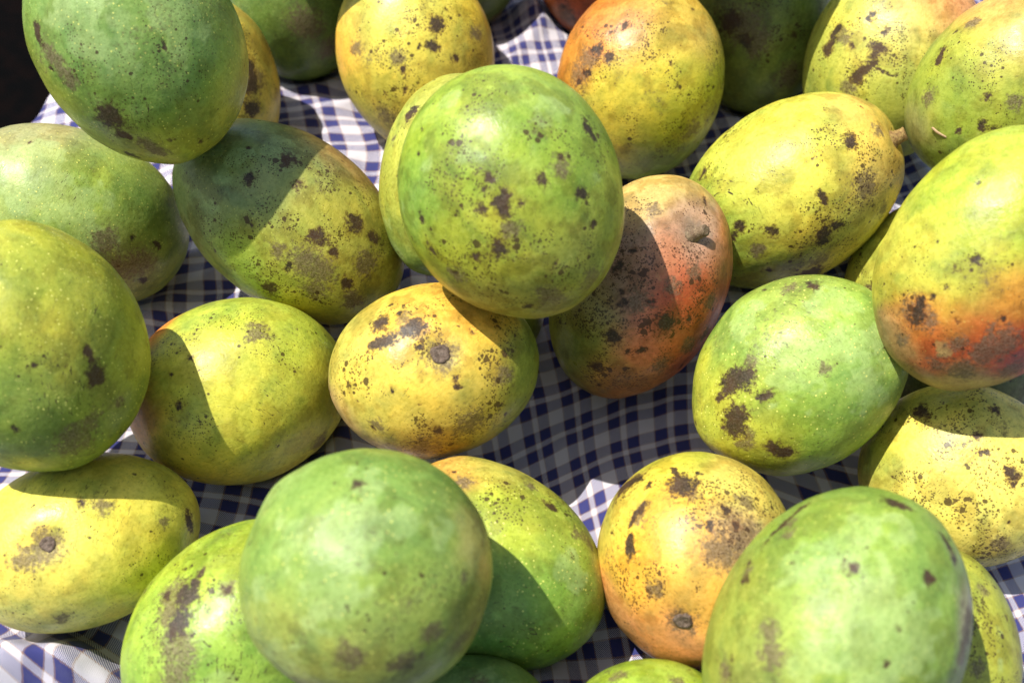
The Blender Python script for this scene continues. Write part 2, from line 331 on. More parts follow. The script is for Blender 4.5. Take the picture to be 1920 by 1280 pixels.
  marks=[('B', (-0.337, -0.276, 0.900), 0.0054), ('B', (-0.198, -0.129, 0.972), 0.0035, (-0.275, -0.082, 0.958)), ('R', (0.219, -0.080, 0.972), 0.0050), ('B', (0.205, 0.039, 0.978), 0.0023), ('B', (-0.470, 0.068, 0.880), 0.0023), ('S', (0.580, 0.099, 0.808), 0.0271), ('B', (0.487, 0.226, 0.844), 0.0015), ('B', (0.226, 0.249, 0.942), 0.0019), ('S', (-0.126, -0.027, 0.992), 0.0309), ('B', (-0.061, -0.135, 0.989), 0.0015), ('R', (0.685, -0.244, 0.686), 0.0054), ('R', (0.568, 0.461, 0.682), 0.0070), ('R', (-0.798, -0.111, 0.593), 0.0054)]),
 dict(label='yellow mango flushed orange with black scabs on its orange shoulder',
  centre=(0.0868, 0.1761, 0.0628), axes=((-0.0549, 0.0098, 0.0024), (-0.0092, -0.0392, -0.0507), (-0.0065, -0.0452, 0.0362)), stem=(-0.761, 0.126, -0.636), stem_kind=None, stem_size=1.00, seed=110, res=72, taper=0.042,
  pores=0.00, freckle=0.90, bumps=[],
  col=[((-0.145, 0.073, 0.987), 0.0263, (220, 203, 69)), ((0.578, -0.460, 0.674), 0.0166, (214, 134, 56)), ((0.791, -0.072, 0.608), 0.0135, (218, 145, 56)), ((-0.651, 0.116, 0.750), 0.0188, (181, 185, 62)), ((-0.357, 0.779, 0.515), 0.0166, (127, 149, 56)), ((0.202, -0.447, 0.872), 0.0150, (225, 166, 88)), ((-0.455, -0.531, 0.715), 0.0150, (211, 180, 81)), ((0.205, 0.485, 0.850), 0.0188, (206, 191, 72))],
  marks=[('B', (0.520, -0.247, 0.818), 0.0041), ('B', (0.369, -0.212, 0.905), 0.0034), ('R', (0.705, 0.024, 0.709), 0.0090), ('B', (0.267, -0.528, 0.806), 0.0023), ('B', (0.392, -0.415, 0.821), 0.0019), ('S', (0.586, -0.198, 0.786), 0.0263), ('R', (0.607, -0.144, 0.782), 0.0083), ('S', (-0.236, 0.217, 0.947), 0.0451), ('B', (0.690, 0.101, 0.717), 0.0030), ('B', (0.613, -0.013, 0.790), 0.0026), ('B', (-0.342, -0.217, 0.914), 0.0015), ('R', (-0.715, 0.377, 0.590), 0.0075)]),
 dict(label='red and pink freckled mango with a short grey stem stub',
  centre=(0.0725, -0.0089, 0.0598), axes=((-0.0429, 0.0193, 0.0102), (-0.0299, -0.0440, -0.0423), (-0.0063, -0.0359, 0.0418)), stem=(-0.287, -0.607, 0.741), stem_kind='stub', stem_size=0.72, seed=111, res=72, taper=0.060,
  pores=0.00, freckle=1.15, bumps=[],
  col=[((-0.497, -0.144, 0.856), 0.0137, (184, 77, 44)), ((-0.286, -0.539, 0.792), 0.0106, (181, 148, 124)), ((0.343, -0.684, 0.643), 0.0125, (213, 180, 104)), ((0.216, -0.127, 0.968), 0.0156, (157, 121, 99)), ((-0.126, -0.339, 0.932), 0.0094, (184, 122, 83)), ((-0.663, -0.249, 0.706), 0.0094, (202, 100, 53)), ((0.413, 0.610, 0.677), 0.0187, (153, 156, 63)), ((-0.337, 0.711, 0.618), 0.0156, (184, 125, 65)), ((-0.366, 0.277, 0.888), 0.0112, (205, 118, 87)), ((-0.782, 0.190, 0.594), 0.0125, (184, 98, 56)), ((-0.900, -0.041, 0.433), 0.0125, (193, 100, 51)), ((-0.670, -0.491, 0.556), 0.0094, (204, 131, 78)), ((0.459, 0.238, 0.856), 0.0125, (170, 151, 90))],
  marks=[('B', (-0.004, 0.390, 0.921), 0.0041), ('B', (-0.428, 0.105, 0.897), 0.0044), ('B', (0.065, 0.132, 0.989), 0.0025), ('B', (0.004, 0.705, 0.710), 0.0028), ('R', (-0.668, 0.739, 0.087), 0.0056, (-0.803, 0.589, 0.088)), ('S', (0.031, 0.087, 0.996), 0.0406), ('S', (-0.552, -0.116, 0.826), 0.0281), ('B', (0.282, -0.128, 0.951), 0.0028), ('B', (0.190, -0.276, 0.942), 0.0016), ('B', (-0.341, 0.382, 0.859), 0.0019), ('R', (-0.782, 0.190, 0.594), 0.0062), ('B', (0.123, 0.050, 0.991), 0.0019), ('R', (-0.444, -0.360, 0.820), 0.0050), ('R', (-0.074, 0.051, 0.996), 0.0069), ('R', (-0.310, -0.171, 0.935), 0.0044), ('R', (-0.902, 0.057, 0.428), 0.0050), ('R', (-0.619, 0.438, 0.652), 0.0062), ('B', (-0.635, -0.003, 0.773), 0.0019), ('B', (-0.205, 0.005, 0.979), 0.0016), ('B', (-0.662, -0.154, 0.733), 0.0012), ('B', (-0.249, 0.438, 0.864), 0.0016), ('R', (-0.778, -0.193, 0.598), 0.0050), ('R', (0.193, -0.610, 0.769), 0.0044)]),
 dict(label='glossy yellow mango with a woody stem stub sticking out of its end',
  centre=(0.1717, 0.0720, 0.0575), axes=((-0.0307, 0.0363, 0.0262), (-0.0572, -0.0194, -0.0400), (-0.0146, -0.0422, 0.0413)), stem=(-0.176, -0.955, 0.239), stem_kind='stub2', stem_size=0.72, seed=112, res=72, taper=0.032,
  pores=0.00, freckle=1.00, bumps=[],
  col=[((0.326, -0.198, 0.924), 0.0313, (213, 211, 83)), ((0.229, 0.736, 0.637), 0.0243, (155, 179, 65)), ((-0.280, -0.692, 0.666), 0.0174, (220, 184, 86)), ((-0.689, 0.412, 0.596), 0.0153, (165, 169, 58)), ((-0.540, -0.164, 0.826), 0.0209, (215, 200, 79)), ((0.723, -0.094, 0.684), 0.0209, (207, 209, 81)), ((0.305, -0.739, 0.600), 0.0139, (225, 185, 85))],
  marks=[('B', (0.073, -0.615, 0.785), 0.0038), ('B', (-0.212, 0.231, 0.950), 0.0038), ('B', (-0.588, -0.066, 0.806), 0.0052), ('B', (0.731, 0.423, 0.536), 0.0028), ('S', (-0.159, -0.201, 0.967), 0.0160), ('S', (-0.087, 0.464, 0.882), 0.0125), ('B', (0.001, 0.444, 0.896), 0.0028), ('B', (-0.883, 0.197, 0.427), 0.0070, (-0.869, 0.293, 0.399)), ('S', (0.965, 0.008, 0.261), 0.0139), ('R', (-0.403, -0.529, 0.747), 0.0083), ('B', (-0.062, 0.530, 0.846), 0.0031), ('B', (-0.159, -0.201, 0.967), 0.0021, (-0.277, -0.217, 0.936)), ('C', (0.354, 0.188, 0.916), 0.0139), ('R', (-0.802, 0.058, 0.594), 0.0063), ('B', (-0.570, 0.455, 0.684), 0.0021), ('R', (-0.704, -0.550, 0.450), 0.0056), ('S', (-0.104, -0.575, 0.812), 0.0209), ('B', (-0.573, -0.198, 0.796), 0.0028), ('R', (-0.329, 0.434, 0.839), 0.0049), ('R', (0.001, -0.839, 0.544), 0.0049)]),
 dict(label='bright green mango dotted with pale pores and smeared with brown scabs along one side',
  centre=(0.1503, -0.0824, 0.0745), axes=((-0.0270, 0.0381, 0.0191), (-0.0477, -0.0192, -0.0293), (-0.0109, -0.0249, 0.0342)), stem=(0.197, -0.797, -0.571), stem_kind=None, stem_size=1.00, seed=113, res=72, taper=0.045,
  pores=1.30, freckle=0.35, bumps=[((-0.615, -0.687, 0.386), 0.0117, 0.025), ((0.121, 0.949, 0.290), 0.0146, 0.030), ((0.792, 0.441, 0.421), 0.0146, -0.020), ((0.953, -0.036, 0.301), 0.0117, 0.020)],
  col=[((0.244, -0.229, 0.943), 0.0262, (153, 180, 63)), ((0.179, 0.664, 0.726), 0.0163, (191, 193, 69)), ((-0.121, -0.535, 0.836), 0.0175, (154, 188, 101)), ((-0.331, 0.579, 0.745), 0.0146, (166, 172, 58)), ((-0.700, -0.154, 0.697), 0.0204, (143, 173, 63)), ((0.784, -0.436, 0.442), 0.0128, (142, 160, 71)), ((-0.786, -0.574, 0.230), 0.0087, (140, 151, 69)), ((0.655, 0.118, 0.747), 0.0128, (153, 183, 87))],
  marks=[('B', (0.329, 0.508, 0.796), 0.0050, (0.293, 0.331, 0.897)), ('B', (0.011, 0.566, 0.824), 0.0052, (-0.057, 0.646, 0.761)), ('R', (0.358, 0.219, 0.908), 0.0052), ('B', (-0.464, 0.469, 0.752), 0.0035, (-0.588, 0.408, 0.698)), ('R', (-0.065, -0.256, 0.965), 0.0035), ('B', (0.085, 0.306, 0.948), 0.0020, (0.003, 0.248, 0.969)), ('B', (0.678, -0.563, 0.473), 0.0029), ('R', (0.789, -0.385, 0.479), 0.0047), ('W', (-0.007, -0.549, 0.836), 0.0117), ('W', (0.748, 0.068, 0.660), 0.0070), ('W', (-0.434, -0.458, 0.776), 0.0087), ('W', (0.457, -0.618, 0.640), 0.0087), ('R', (-0.832, -0.550, 0.074), 0.0035), ('R', (-0.186, 0.601, 0.777), 0.0047), ('C', (0.416, -0.172, 0.893), 0.0146), ('B', (0.283, 0.632, 0.722), 0.0029), ('W', (0.013, -0.044, 0.999), 0.0117), ('R', (-0.262, 0.675, 0.690), 0.0047)]),
 dict(label='large yellow green mango with a red lower band, perched above the bright green one',
  centre=(0.2287, -0.0707, 0.1526), axes=((-0.0406, 0.0269, 0.0007), (-0.0252, -0.0369, -0.0481), (-0.0175, -0.0272, 0.0300)), stem=(-0.910, -0.107, -0.401), stem_kind=None, stem_size=1.00, seed=114, res=72, taper=0.024,
  pores=0.30, freckle=0.55, bumps=[],
  col=[((0.260, -0.428, 0.865), 0.0251, (174, 188, 58)), ((0.704, 0.156, 0.693), 0.0140, (199, 193, 74)), ((0.301, 0.556, 0.775), 0.0095, (213, 125, 51)), ((0.018, 0.707, 0.707), 0.0084, (191, 79, 44)), ((-0.309, 0.497, 0.811), 0.0123, (195, 75, 42)), ((-0.333, 0.161, 0.929), 0.0112, (213, 141, 53)), ((-0.579, 0.445, 0.683), 0.0112, (186, 75, 47)), ((-0.304, 0.889, 0.342), 0.0101, (175, 148, 90)), ((0.458, 0.707, 0.538), 0.0073, (191, 153, 103)), ((0.159, 0.173, 0.972), 0.0168, (186, 187, 70)), ((0.274, -0.751, 0.600), 0.0140, (184, 197, 63))],
  marks=[('R', (0.375, 0.499, 0.781), 0.0073), ('B', (0.391, 0.441, 0.808), 0.0028, (0.345, 0.572, 0.744)), ('R', (0.258, 0.539, 0.802), 0.0056), ('B', (0.107, 0.024, 0.994), 0.0020), ('B', (0.207, 0.279, 0.938), 0.0017), ('B', (0.156, 0.124, 0.980), 0.0011), ('R', (-0.379, 0.601, 0.703), 0.0073, (-0.473, 0.439, 0.764)), ('S', (0.279, 0.547, 0.789), 0.0168), ('R', (-0.242, 0.788, 0.566), 0.0073), ('W', (-0.024, 0.691, 0.723), 0.0028), ('B', (0.302, 0.387, 0.871), 0.0017), ('R', (-0.665, 0.641, 0.384), 0.0067), ('R', (-0.305, 0.415, 0.857), 0.0034, (-0.361, 0.652, 0.667)), ('R', (-0.127, 0.607, 0.784), 0.0045), ('B', (-0.341, 0.320, 0.884), 0.0014), ('B', (-0.015, 0.437, 0.899), 0.0011), ('R', (-0.050, 0.818, 0.574), 0.0050), ('S', (-0.220, 0.363, 0.906), 0.0223), ('B', (0.385, -0.450, 0.806), 0.0011), ('R', (0.368, 0.761, 0.534), 0.0039)]),
 dict(label='green mango with an orange yellow crown and a short loose straw fleck on it',
  centre=(0.2971, 0.0949, 0.1256), axes=((-0.0308, 0.0362, 0.0231), (-0.0459, -0.0102, -0.0452), (-0.0215, -0.0376, 0.0303)), stem=(-0.659, 0.412, -0.630), stem_kind=None, stem_size=1.00, seed=115, res=72, taper=0.040,
  pores=0.00, freckle=0.50, bumps=[],
  col=[((0.202, 0.353, 0.914), 0.0319, (152, 170, 58)), ((0.387, -0.155, 0.909), 0.0192, (211, 191, 94)), ((0.859, -0.209, 0.468), 0.0142, (222, 168, 90)), ((0.268, 0.834, 0.482), 0.0121, (164, 157, 103)), ((-0.160, 0.905, 0.395), 0.0142, (124, 147, 63)), ((0.630, 0.277, 0.725), 0.0177, (166, 175, 69)), ((-0.184, 0.110, 0.977), 0.0177, (173, 179, 62))],
  marks=[('B', (0.774, 0.284, 0.566), 0.0025, (0.700, 0.377, 0.606)), ('B', (0.069, 0.236, 0.969), 0.0021), ('B', (-0.169, 0.391, 0.905), 0.0025), ('S', (0.114, 0.196, 0.974), 0.0248), ('B', (-0.255, 0.311, 0.916), 0.0021), ('R', (-0.155, 0.069, 0.985), 0.0050), ('R', (0.820, -0.034, 0.571), 0.0050), ('R', (0.447, 0.598, 0.665), 0.0043), ('S', (-0.230, 0.655, 0.720), 0.0213), ('R', (-0.346, 0.455, 0.820), 0.0057), ('B', (-0.050, 0.550, 0.834), 0.0018)]),
 dict(label='yellow green mango flushed orange with a zigzag of black scabs, behind the stemmed yellow one',
  centre=(0.2566, 0.1835, 0.0740), axes=((-0.0513, 0.0245, 0.0036), (-0.0195, -0.0329, -0.0533), (-0.0170, -0.0404, 0.0312)), stem=(-0.470, 0.810, -0.352), stem_kind=None, stem_size=1.00, seed=116, res=72, taper=0.057,
  pores=0.00, freckle=0.80, bumps=[],
  col=[((0.145, 0.071, 0.987), 0.0315, (197, 198, 83)), ((0.343, -0.084, 0.936), 0.0157, (220, 202, 86)), ((-0.411, -0.665, 0.624), 0.0197, (225, 156, 97)), ((0.639, 0.378, 0.670), 0.0157, (166, 175, 72)), ((-0.020, -0.342, 0.940), 0.0197, (211, 196, 110)), ((-0.160, 0.579, 0.799), 0.0197, (157, 165, 67)), ((-0.351, 0.087, 0.932), 0.0157, (179, 185, 83))],
  marks=[('B', (0.663, -0.115, 0.740), 0.0028, (0.710, 0.114, 0.695)), ('B', (0.216, -0.077, 0.973), 0.0028, (0.120, -0.068, 0.990)), ('B', (0.285, 0.272, 0.919), 0.0031, (0.151, 0.083, 0.985)), ('B', (0.062, 0.116, 0.991), 0.0012, (-0.119, 0.085, 0.989)), ('B', (0.386, -0.325, 0.863), 0.0024), ('S', (0.276, 0.055, 0.960), 0.0354), ('B', (0.185, -0.013, 0.983), 0.0031), ('R', (0.589, -0.070, 0.805), 0.0055), ('B', (0.171, -0.236, 0.956), 0.0020), ('B', (0.470, -0.023, 0.883), 0.0020), ('R', (0.318, 0.364, 0.876), 0.0063), ('S', (0.109, -0.358, 0.927), 0.0236)]),
 dict(label='shaded dark green mango with brown smears between two yellow ones',
  centre=(0.1814, 0.2585, 0.0540), axes=((-0.0503, 0.0088, -0.0063), (0.0000, -0.0396, -0.0552), (-0.0106, -0.0399, 0.0286)), stem=(0.538, 0.708, -0.459), stem_kind=None, stem_size=1.00, seed=117, res=44, taper=0.031,
  pores=0.00, freckle=0.90, bumps=[],
  col=[((-0.060, 0.129, 0.990), 0.0376, (122, 138, 56)), ((0.223, 0.130, 0.966), 0.0167, (106, 107, 54)), ((-0.450, 0.505, 0.737), 0.0209, (125, 142, 63))],
  marks=[('R', (0.227, 0.077, 0.971), 0.0142), ('R', (0.002, 0.235, 0.972), 0.0109), ('S', (-0.130, 0.129, 0.983), 0.0418), ('B', (0.144, 0.235, 0.961), 0.0050), ('B', (0.374, 0.025, 0.927), 0.0067), ('R', (-0.456, 0.560, 0.691), 0.0092)]),
 dict(label='shaded red mango against the checked cloth, mostly cut off',
  centre=(0.0722, 0.3439, 0.0469), axes=((-0.0531, 0.0035, -0.0023), (0.0000, -0.0328, -0.0507), (-0.0043, -0.0461, 0.0298)), stem=(-0.043, 0.826, -0.562), stem_kind=None, stem_size=1.00, seed=118, res=44, taper=0.052,
  pores=0.00, freckle=0.90, bumps=[],
  col=[((0.378, 0.601, 0.704), 0.0401, (184, 88, 40)), ((0.681, 0.730, 0.063), 0.0161, (161, 100, 51))],
  marks=[('R', (0.536, 0.675, 0.507), 0.0107), ('S', (0.378, 0.601, 0.704), 0.0357)]),
 dict(label='shaded deep green mango standing at the bunched edge of the cloth',
  centre=(-0.1611, 0.2919, 0.0539), axes=((-0.0513, -0.0078, 0.0054), (0.0000, -0.0369, -0.0539), (0.0103, -0.0459, 0.0314)), stem=(-0.019, 0.556, -0.831), stem_kind=None, stem_size=1.00, seed=119, res=44, taper=0.040,
  pores=0.20, freckle=0.30, bumps=[],
  col=[((0.016, 0.305, 0.952), 0.0429, (104, 130, 56))],
  marks=[('R', (-0.088, 0.362, 0.928), 0.0129), ('R', (-0.406, 0.599, 0.690), 0.0103), ('S', (0.016, 0.305, 0.952), 0.0343)]),
 dict(label='clean bright yellow mango with a small round stem scar, resting on bright cloth',
  centre=(-0.2187, -0.1591, 0.0395), axes=((-0.0143, 0.0330, 0.0236), (-0.0504, -0.0272, 0.0075), (0.0173, -0.0210, 0.0399)), stem=(0.079, 0.285, 0.955), stem_kind='scar', stem_size=0.75, seed=120, res=72, taper=0.060,
  pores=0.00, freckle=0.30, bumps=[],
  col=[((-0.091, 0.051, 0.995), 0.0267, (240, 227, 94)), ((0.040, -0.692, 0.720), 0.0160, (206, 202, 81)), ((0.605, -0.328, 0.726), 0.0148, (206, 193, 78)), ((-0.661, 0.397, 0.637), 0.0148, (213, 207, 108)), ((-0.695, -0.481, 0.534), 0.0148, (206, 207, 83)), ((-0.026, 0.414, 0.910), 0.0119, (234, 202, 86)), ((0.079, 0.285, 0.955), 0.0059, (218, 198, 90))],
  marks=[('B', (-0.162, -0.817, 0.553), 0.0027, (-0.249, -0.823, 0.510)), ('B', (0.386, -0.071, 0.920), 0.0018), ('R', (0.021, 0.445, 0.895), 0.0059), ('C', (0.428, -0.025, 0.904), 0.0178), ('R', (0.247, -0.198, 0.949), 0.0047), ('S', (0.029, 0.401, 0.916), 0.0148), ('R', (-0.702, 0.322, 0.635), 0.0042), ('R', (-0.112, -0.606, 0.787), 0.0030), ('S', (-0.023, -0.178, 0.984), 0.0356), ('B', (-0.861, -0.458, 0.223), 0.0009), ('R', (0.079, 0.285, 0.955), 0.0077), ('S', (0.079, 0.285, 0.955), 0.0148)]),
 dict(label='green mango with one big bristly brown scuff, under the largest pale green one',
  centre=(-0.1253, -0.2136, 0.0458), axes=((-0.0275, 0.0371, 0.0227), (-0.0495, -0.0352, -0.0025), (0.0122, -0.0206, 0.0486)), stem=(0.101, -0.848, -0.521), stem_kind=None, stem_size=1.00, seed=121, res=72, taper=0.067,
  pores=0.40, freckle=0.70, bumps=[],
  col=[((0.322, 0.335, 0.885), 0.0270, (158, 184, 60)), ((0.179, 0.615, 0.768), 0.0162, (144, 179, 71)), ((0.625, -0.101, 0.774), 0.0162, (165, 184, 62)), ((-0.042, 0.130, 0.991), 0.0162, (142, 179, 72))],
  marks=[('B', (0.656, 0.135, 0.743), 0.0035, (0.576, 0.187, 0.796)), ('B', (0.609, 0.228, 0.760), 0.0051), ('B', (0.467, 0.320, 0.824), 0.0046, (0.429, 0.372, 0.823)), ('B', (0.696, 0.335, 0.635), 0.0022), ('B', (0.705, 0.070, 0.705), 0.0016), ('R', (0.717, 0.291, 0.634), 0.0070, (0.182, 0.485, 0.855)), ('C', (0.581, 0.262, 0.770), 0.0162), ('R', (0.259, 0.386, 0.886), 0.0070, (0.033, 0.556, 0.830)), ('B', (0.430, -0.053, 0.901), 0.0019), ('C', (0.118, 0.138, 0.984), 0.0162), ('B', (0.807, 0.150, 0.571), 0.0013), ('S', (0.512, 0.037, 0.858), 0.0243), ('W', (-0.180, 0.281, 0.943), 0.0070), ('R', (0.431, -0.032, 0.902), 0.0038), ('B', (0.401, 0.436, 0.806), 0.0032)]),
 dict(label='biggest pale green mango with a hazy waxy bloom, piled on the scuffed green one',
  centre=(-0.0598, -0.2216, 0.1291), axes=((-0.0517, -0.0029, 0.0060), (-0.0000, -0.0462, -0.0226), (0.0064, -0.0219, 0.0447)), stem=(-0.656, -0.701, -0.279), stem_kind=None, stem_size=1.00, seed=122, res=72, taper=0.028,
  pores=0.80, freckle=0.50, bumps=[((0.710, -0.694, 0.118), 0.0102, 0.030), ((0.949, -0.297, 0.109), 0.0090, -0.015), ((-0.860, 0.308, 0.406), 0.0136, -0.020)],
  col=[((0.185, -0.238, 0.953), 0.0271, (129, 159, 71)), ((-0.828, -0.255, 0.500), 0.0077, (172, 171, 101)), ((0.468, 0.594, 0.654), 0.0158, (156, 168, 80)), ((-0.433, 0.290, 0.853), 0.0158, (151, 168, 74)), ((-0.771, 0.382, 0.510), 0.0081, (147, 144, 83)), ((0.701, -0.705, 0.110), 0.0113, (141, 170, 90)), ((-0.267, -0.558, 0.786), 0.0136, (125, 156, 72)), ((-0.064, 0.668, 0.742), 0.0136, (157, 162, 78))],
  marks=[('W', (0.512, -0.279, 0.812), 0.0077), ('W', (0.285, 0.136, 0.949), 0.0081), ('W', (0.010, -0.699, 0.715), 0.0068), ('W', (-0.267, -0.436, 0.859), 0.0059), ('W', (0.739, -0.665, 0.113), 0.0045), ('W', (0.796, 0.102, 0.596), 0.0045), ('B', (0.079, -0.665, 0.743), 0.0020), ('B', (0.888, -0.260, 0.379), 0.0011, (0.923, -0.132, 0.361)), ('R', (-0.799, 0.425, 0.426), 0.0045, (-0.695, 0.540, 0.475)), ('R', (0.088, 0.587, 0.805), 0.0068), ('W', (-0.545, -0.285, 0.789), 0.0054), ('R', (-0.292, 0.635, 0.715), 0.0068), ('R', (-0.517, 0.408, 0.752), 0.0045), ('S', (-0.432, 0.252, 0.866), 0.0136), ('W', (0.149, -0.276, 0.949), 0.0113), ('B', (0.527, 0.498, 0.689), 0.0009), ('R', (-0.712, 0.026, 0.702), 0.0027), ('C', (0.057, 0.322, 0.945), 0.0068), ('W', (0.631, 0.604, 0.487), 0.0068)]),
 dict(label='green mango speckled orange at its top, half shaded by the biggest pale green one',
  centre=(-0.0100, -0.1717, 0.0398), axes=((0.0273, 0.0345, 0.0168), (-0.0480, 0.0301, 0.0161), (0.0009, -0.0218, 0.0433)), stem=(-0.592, -0.693, -0.411), stem_kind=None, stem_size=1.00, seed=123, res=72, taper=0.048,
  pores=1.20, freckle=0.70, bumps=[],
  col=[((0.419, 0.743, 0.522), 0.0121, (213, 171, 81)), ((0.559, -0.034, 0.828), 0.0164, (177, 190, 63)), ((0.002, -0.554, 0.832), 0.0219, (129, 164, 62)), ((0.674, -0.665, 0.320), 0.0071, (170, 169, 95)), ((0.805, 0.312, 0.505), 0.0121, (190, 184, 81)), ((-0.414, -0.223, 0.882), 0.0164, (119, 156, 69)), ((-0.475, -0.678, 0.561), 0.0137, (127, 156, 60)), ((0.656, -0.355, 0.666), 0.0110, (165, 184, 74))],
  marks=[('B', (0.800, -0.120, 0.588), 0.0022, (0.812, -0.168, 0.559)), ('R', (0.727, -0.430, 0.534), 0.0038, (0.733, -0.545, 0.408)), ('S', (0.497, 0.566, 0.658), 0.0164), ('S', (0.572, 0.026, 0.820), 0.0164), ('R', (0.473, 0.552, 0.686), 0.0044), ('W', (0.391, -0.495, 0.776), 0.0071), ('C', (-0.302, -0.495, 0.815), 0.0082), ('B', (0.505, 0.684, 0.526), 0.0014), ('R', (0.878, 0.081, 0.471), 0.0038), ('S', (0.900, -0.239, 0.365), 0.0137)]),
 dict(label='orange yellow mango with heavy black scabs and a sap stained stem scar at its base',
  centre=(0.0923, -0.1720, 0.0461), axes=((-0.0490, 0.0037, -0.0072), (0.0000, -0.0472, -0.0240), (-0.0081, -0.0222, 0.0438)), stem=(0.151, 0.569, 0.809), stem_kind='scar2', stem_size=1.00, seed=124, res=72, taper=0.044,
  pores=0.00, freckle=1.30, bumps=[],
  col=[((0.214, -0.857, 0.468), 0.0099, (204, 198, 69)), ((0.320, -0.288, 0.903), 0.0165, (233, 196, 72)), ((0.433, 0.216, 0.875), 0.0137, (234, 175, 62)), ((0.355, 0.680, 0.642), 0.0137, (225, 150, 94)), ((-0.484, -0.572, 0.662), 0.0137, (215, 196, 92)), ((-0.358, -0.148, 0.922), 0.0110, (197, 162, 113)), ((0.743, -0.446, 0.500), 0.0110, (200, 187, 78)), ((0.770, 0.512, 0.381), 0.0099, (225, 159, 92)), ((-0.054, 0.257, 0.965), 0.0137, (225, 174, 78))],
  marks=[('B', (0.103, -0.643, 0.759), 0.0060), ('B', (0.188, -0.801, 0.569), 0.0011, (0.123, -0.694, 0.709)), ('B', (0.461, -0.448, 0.766), 0.0019, (0.618, -0.270, 0.738)), ('B', (0.593, -0.129, 0.795), 0.0030, (0.600, -0.013, 0.800)), ('B', (0.709, -0.626, 0.326), 0.0044, (0.559, -0.718, 0.415)), ('R', (-0.385, -0.194, 0.902), 0.0115), ('B', (-0.282, -0.378, 0.882), 0.0025), ('R', (-0.207, -0.012, 0.978), 0.0082), ('S', (0.028, -0.194, 0.981), 0.0385), ('S', (0.533, 0.171, 0.829), 0.0275), ('B', (-0.364, -0.262, 0.894), 0.0022), ('B', (-0.144, -0.239, 0.960), 0.0016), ('B', (0.754, 0.650, 0.089), 0.0019, (0.714, 0.694, 0.088)), ('R', (0.523, -0.339, 0.782), 0.0044), ('B', (0.421, -0.654, 0.628), 0.0022), ('S', (0.645, -0.701, 0.305), 0.0137), ('R', (0.016, -0.568, 0.823), 0.0044), ('B', (0.794, -0.204, 0.573), 0.0011), ('R', (-0.476, -0.475, 0.740), 0.0049), ('B', (-0.041, -0.769, 0.638), 0.0016), ('R', (0.386, 0.306, 0.870), 0.0038), ('R', (0.151, 0.569, 0.809), 0.0066), ('R', (0.076, 0.652, 0.755), 0.0027)]),
 dict(label='large pale green mango with long brown grazes, piled over the scabbed orange one',
  centre=(0.1343, -0.2417, 0.1065), axes=((-0.0389, 0.0297, 0.0005), (-0.0355, -0.0460, -0.0302), (-0.0150, -0.0204, 0.0487)), stem=(0.380, -0.740, -0.555), stem_kind=None, stem_size=1.00, seed=125, res=72, taper=0.020,
  pores=0.50, freckle=0.45, bumps=[],
  col=[((0.088, -0.321, 0.943), 0.0287, (135, 165, 67)), ((0.706, 0.164, 0.689), 0.0144, (164, 172, 71)), ((-0.120, -0.282, 0.952), 0.0144, (154, 179, 97)), ((-0.737, -0.571, 0.362), 0.0062, (172, 168, 121)), ((0.532, -0.658, 0.534), 0.0144, (133, 160, 63)), ((0.402, 0.343, 0.849), 0.0120, (150, 155, 71)), ((-0.441, -0.521, 0.730), 0.0096, (138, 169, 74)), ((0.214, 0.101, 0.972), 0.0167, (159, 177, 74))],
  marks=[('B', (0.739, -0.569, 0.360), 0.0019, (0.798, -0.423, 0.430)), ('B', (0.810, -0.376, 0.451), 0.0014, (0.835, -0.283, 0.471)), ('R', (0.771, -0.454, 0.447), 0.0038), ('B', (0.855, -0.134, 0.500), 0.0017), ('B', (0.817, -0.033, 0.576), 0.0022), ('R', (0.831, -0.085, 0.549), 0.0033), ('B', (0.196, -0.884, 0.424), 0.0022, (0.089, -0.900, 0.426)), ('B', (-0.276, -0.890, 0.364), 0.0014, (-0.378, -0.842, 0.385)), ('R', (-0.415, -0.822, 0.391), 0.0033), ('B', (-0.452, -0.802, 0.390), 0.0017), ('B', (0.165, -0.404, 0.900), 0.0022), ('B', (-0.331, -0.612, 0.718), 0.0022), ('R', (-0.859, -0.337, 0.384), 0.0053, (-0.737, -0.571, 0.362)), ('W', (-0.152, -0.298, 0.942), 0.0120), ('W', (-0.040, -0.770, 0.637), 0.0062), ('W', (0.275, -0.568, 0.776), 0.0086), ('W', (0.486, -0.238, 0.841), 0.0072), ('W', (-0.313, -0.028, 0.949), 0.0096), ('R', (0.320, 0.263, 0.910), 0.0062), ('B', (-0.415, -0.069, 0.907), 0.0014), ('W', (-0.525, -0.682, 0.509), 0.0048), ('R', (0.689, -0.422, 0.589), 0.0033), ('W', (0.037, 0.152, 0.988), 0.0072), ('R', (0.457, 0.153, 0.876), 0.0048), ('W', (-0.494, -0.261, 0.829), 0.0096), ('R', (0.578, 0.512, 0.636), 0.0048), ('W', (-0.165, -0.163, 0.973), 0.0096)]),
 dict(label='pale yellow mango finely peppered with black, lying below the red banded one',
  centre=(0.2378, -0.1211, 0.0431), axes=((0.0133, 0.0365, 0.0285), (-0.0467, 0.0233, -0.0081), (-0.0148, -0.0189, 0.0312)), stem=(-0.742, -0.090, -0.664), stem_kind=None, stem_size=1.00, seed=126, res=72, taper=0.066,
  pores=0.00, freckle=0.85, bumps=[],
  col=[((0.018, 0.014, 1.000), 0.0338, (236, 218, 101)), ((-0.118, 0.766, 0.632), 0.0104, (166, 175, 65)), ((-0.692, -0.448, 0.566), 0.0153, (211, 196, 94)), ((0.611, 0.356, 0.707), 0.0153, (206, 202, 79))],
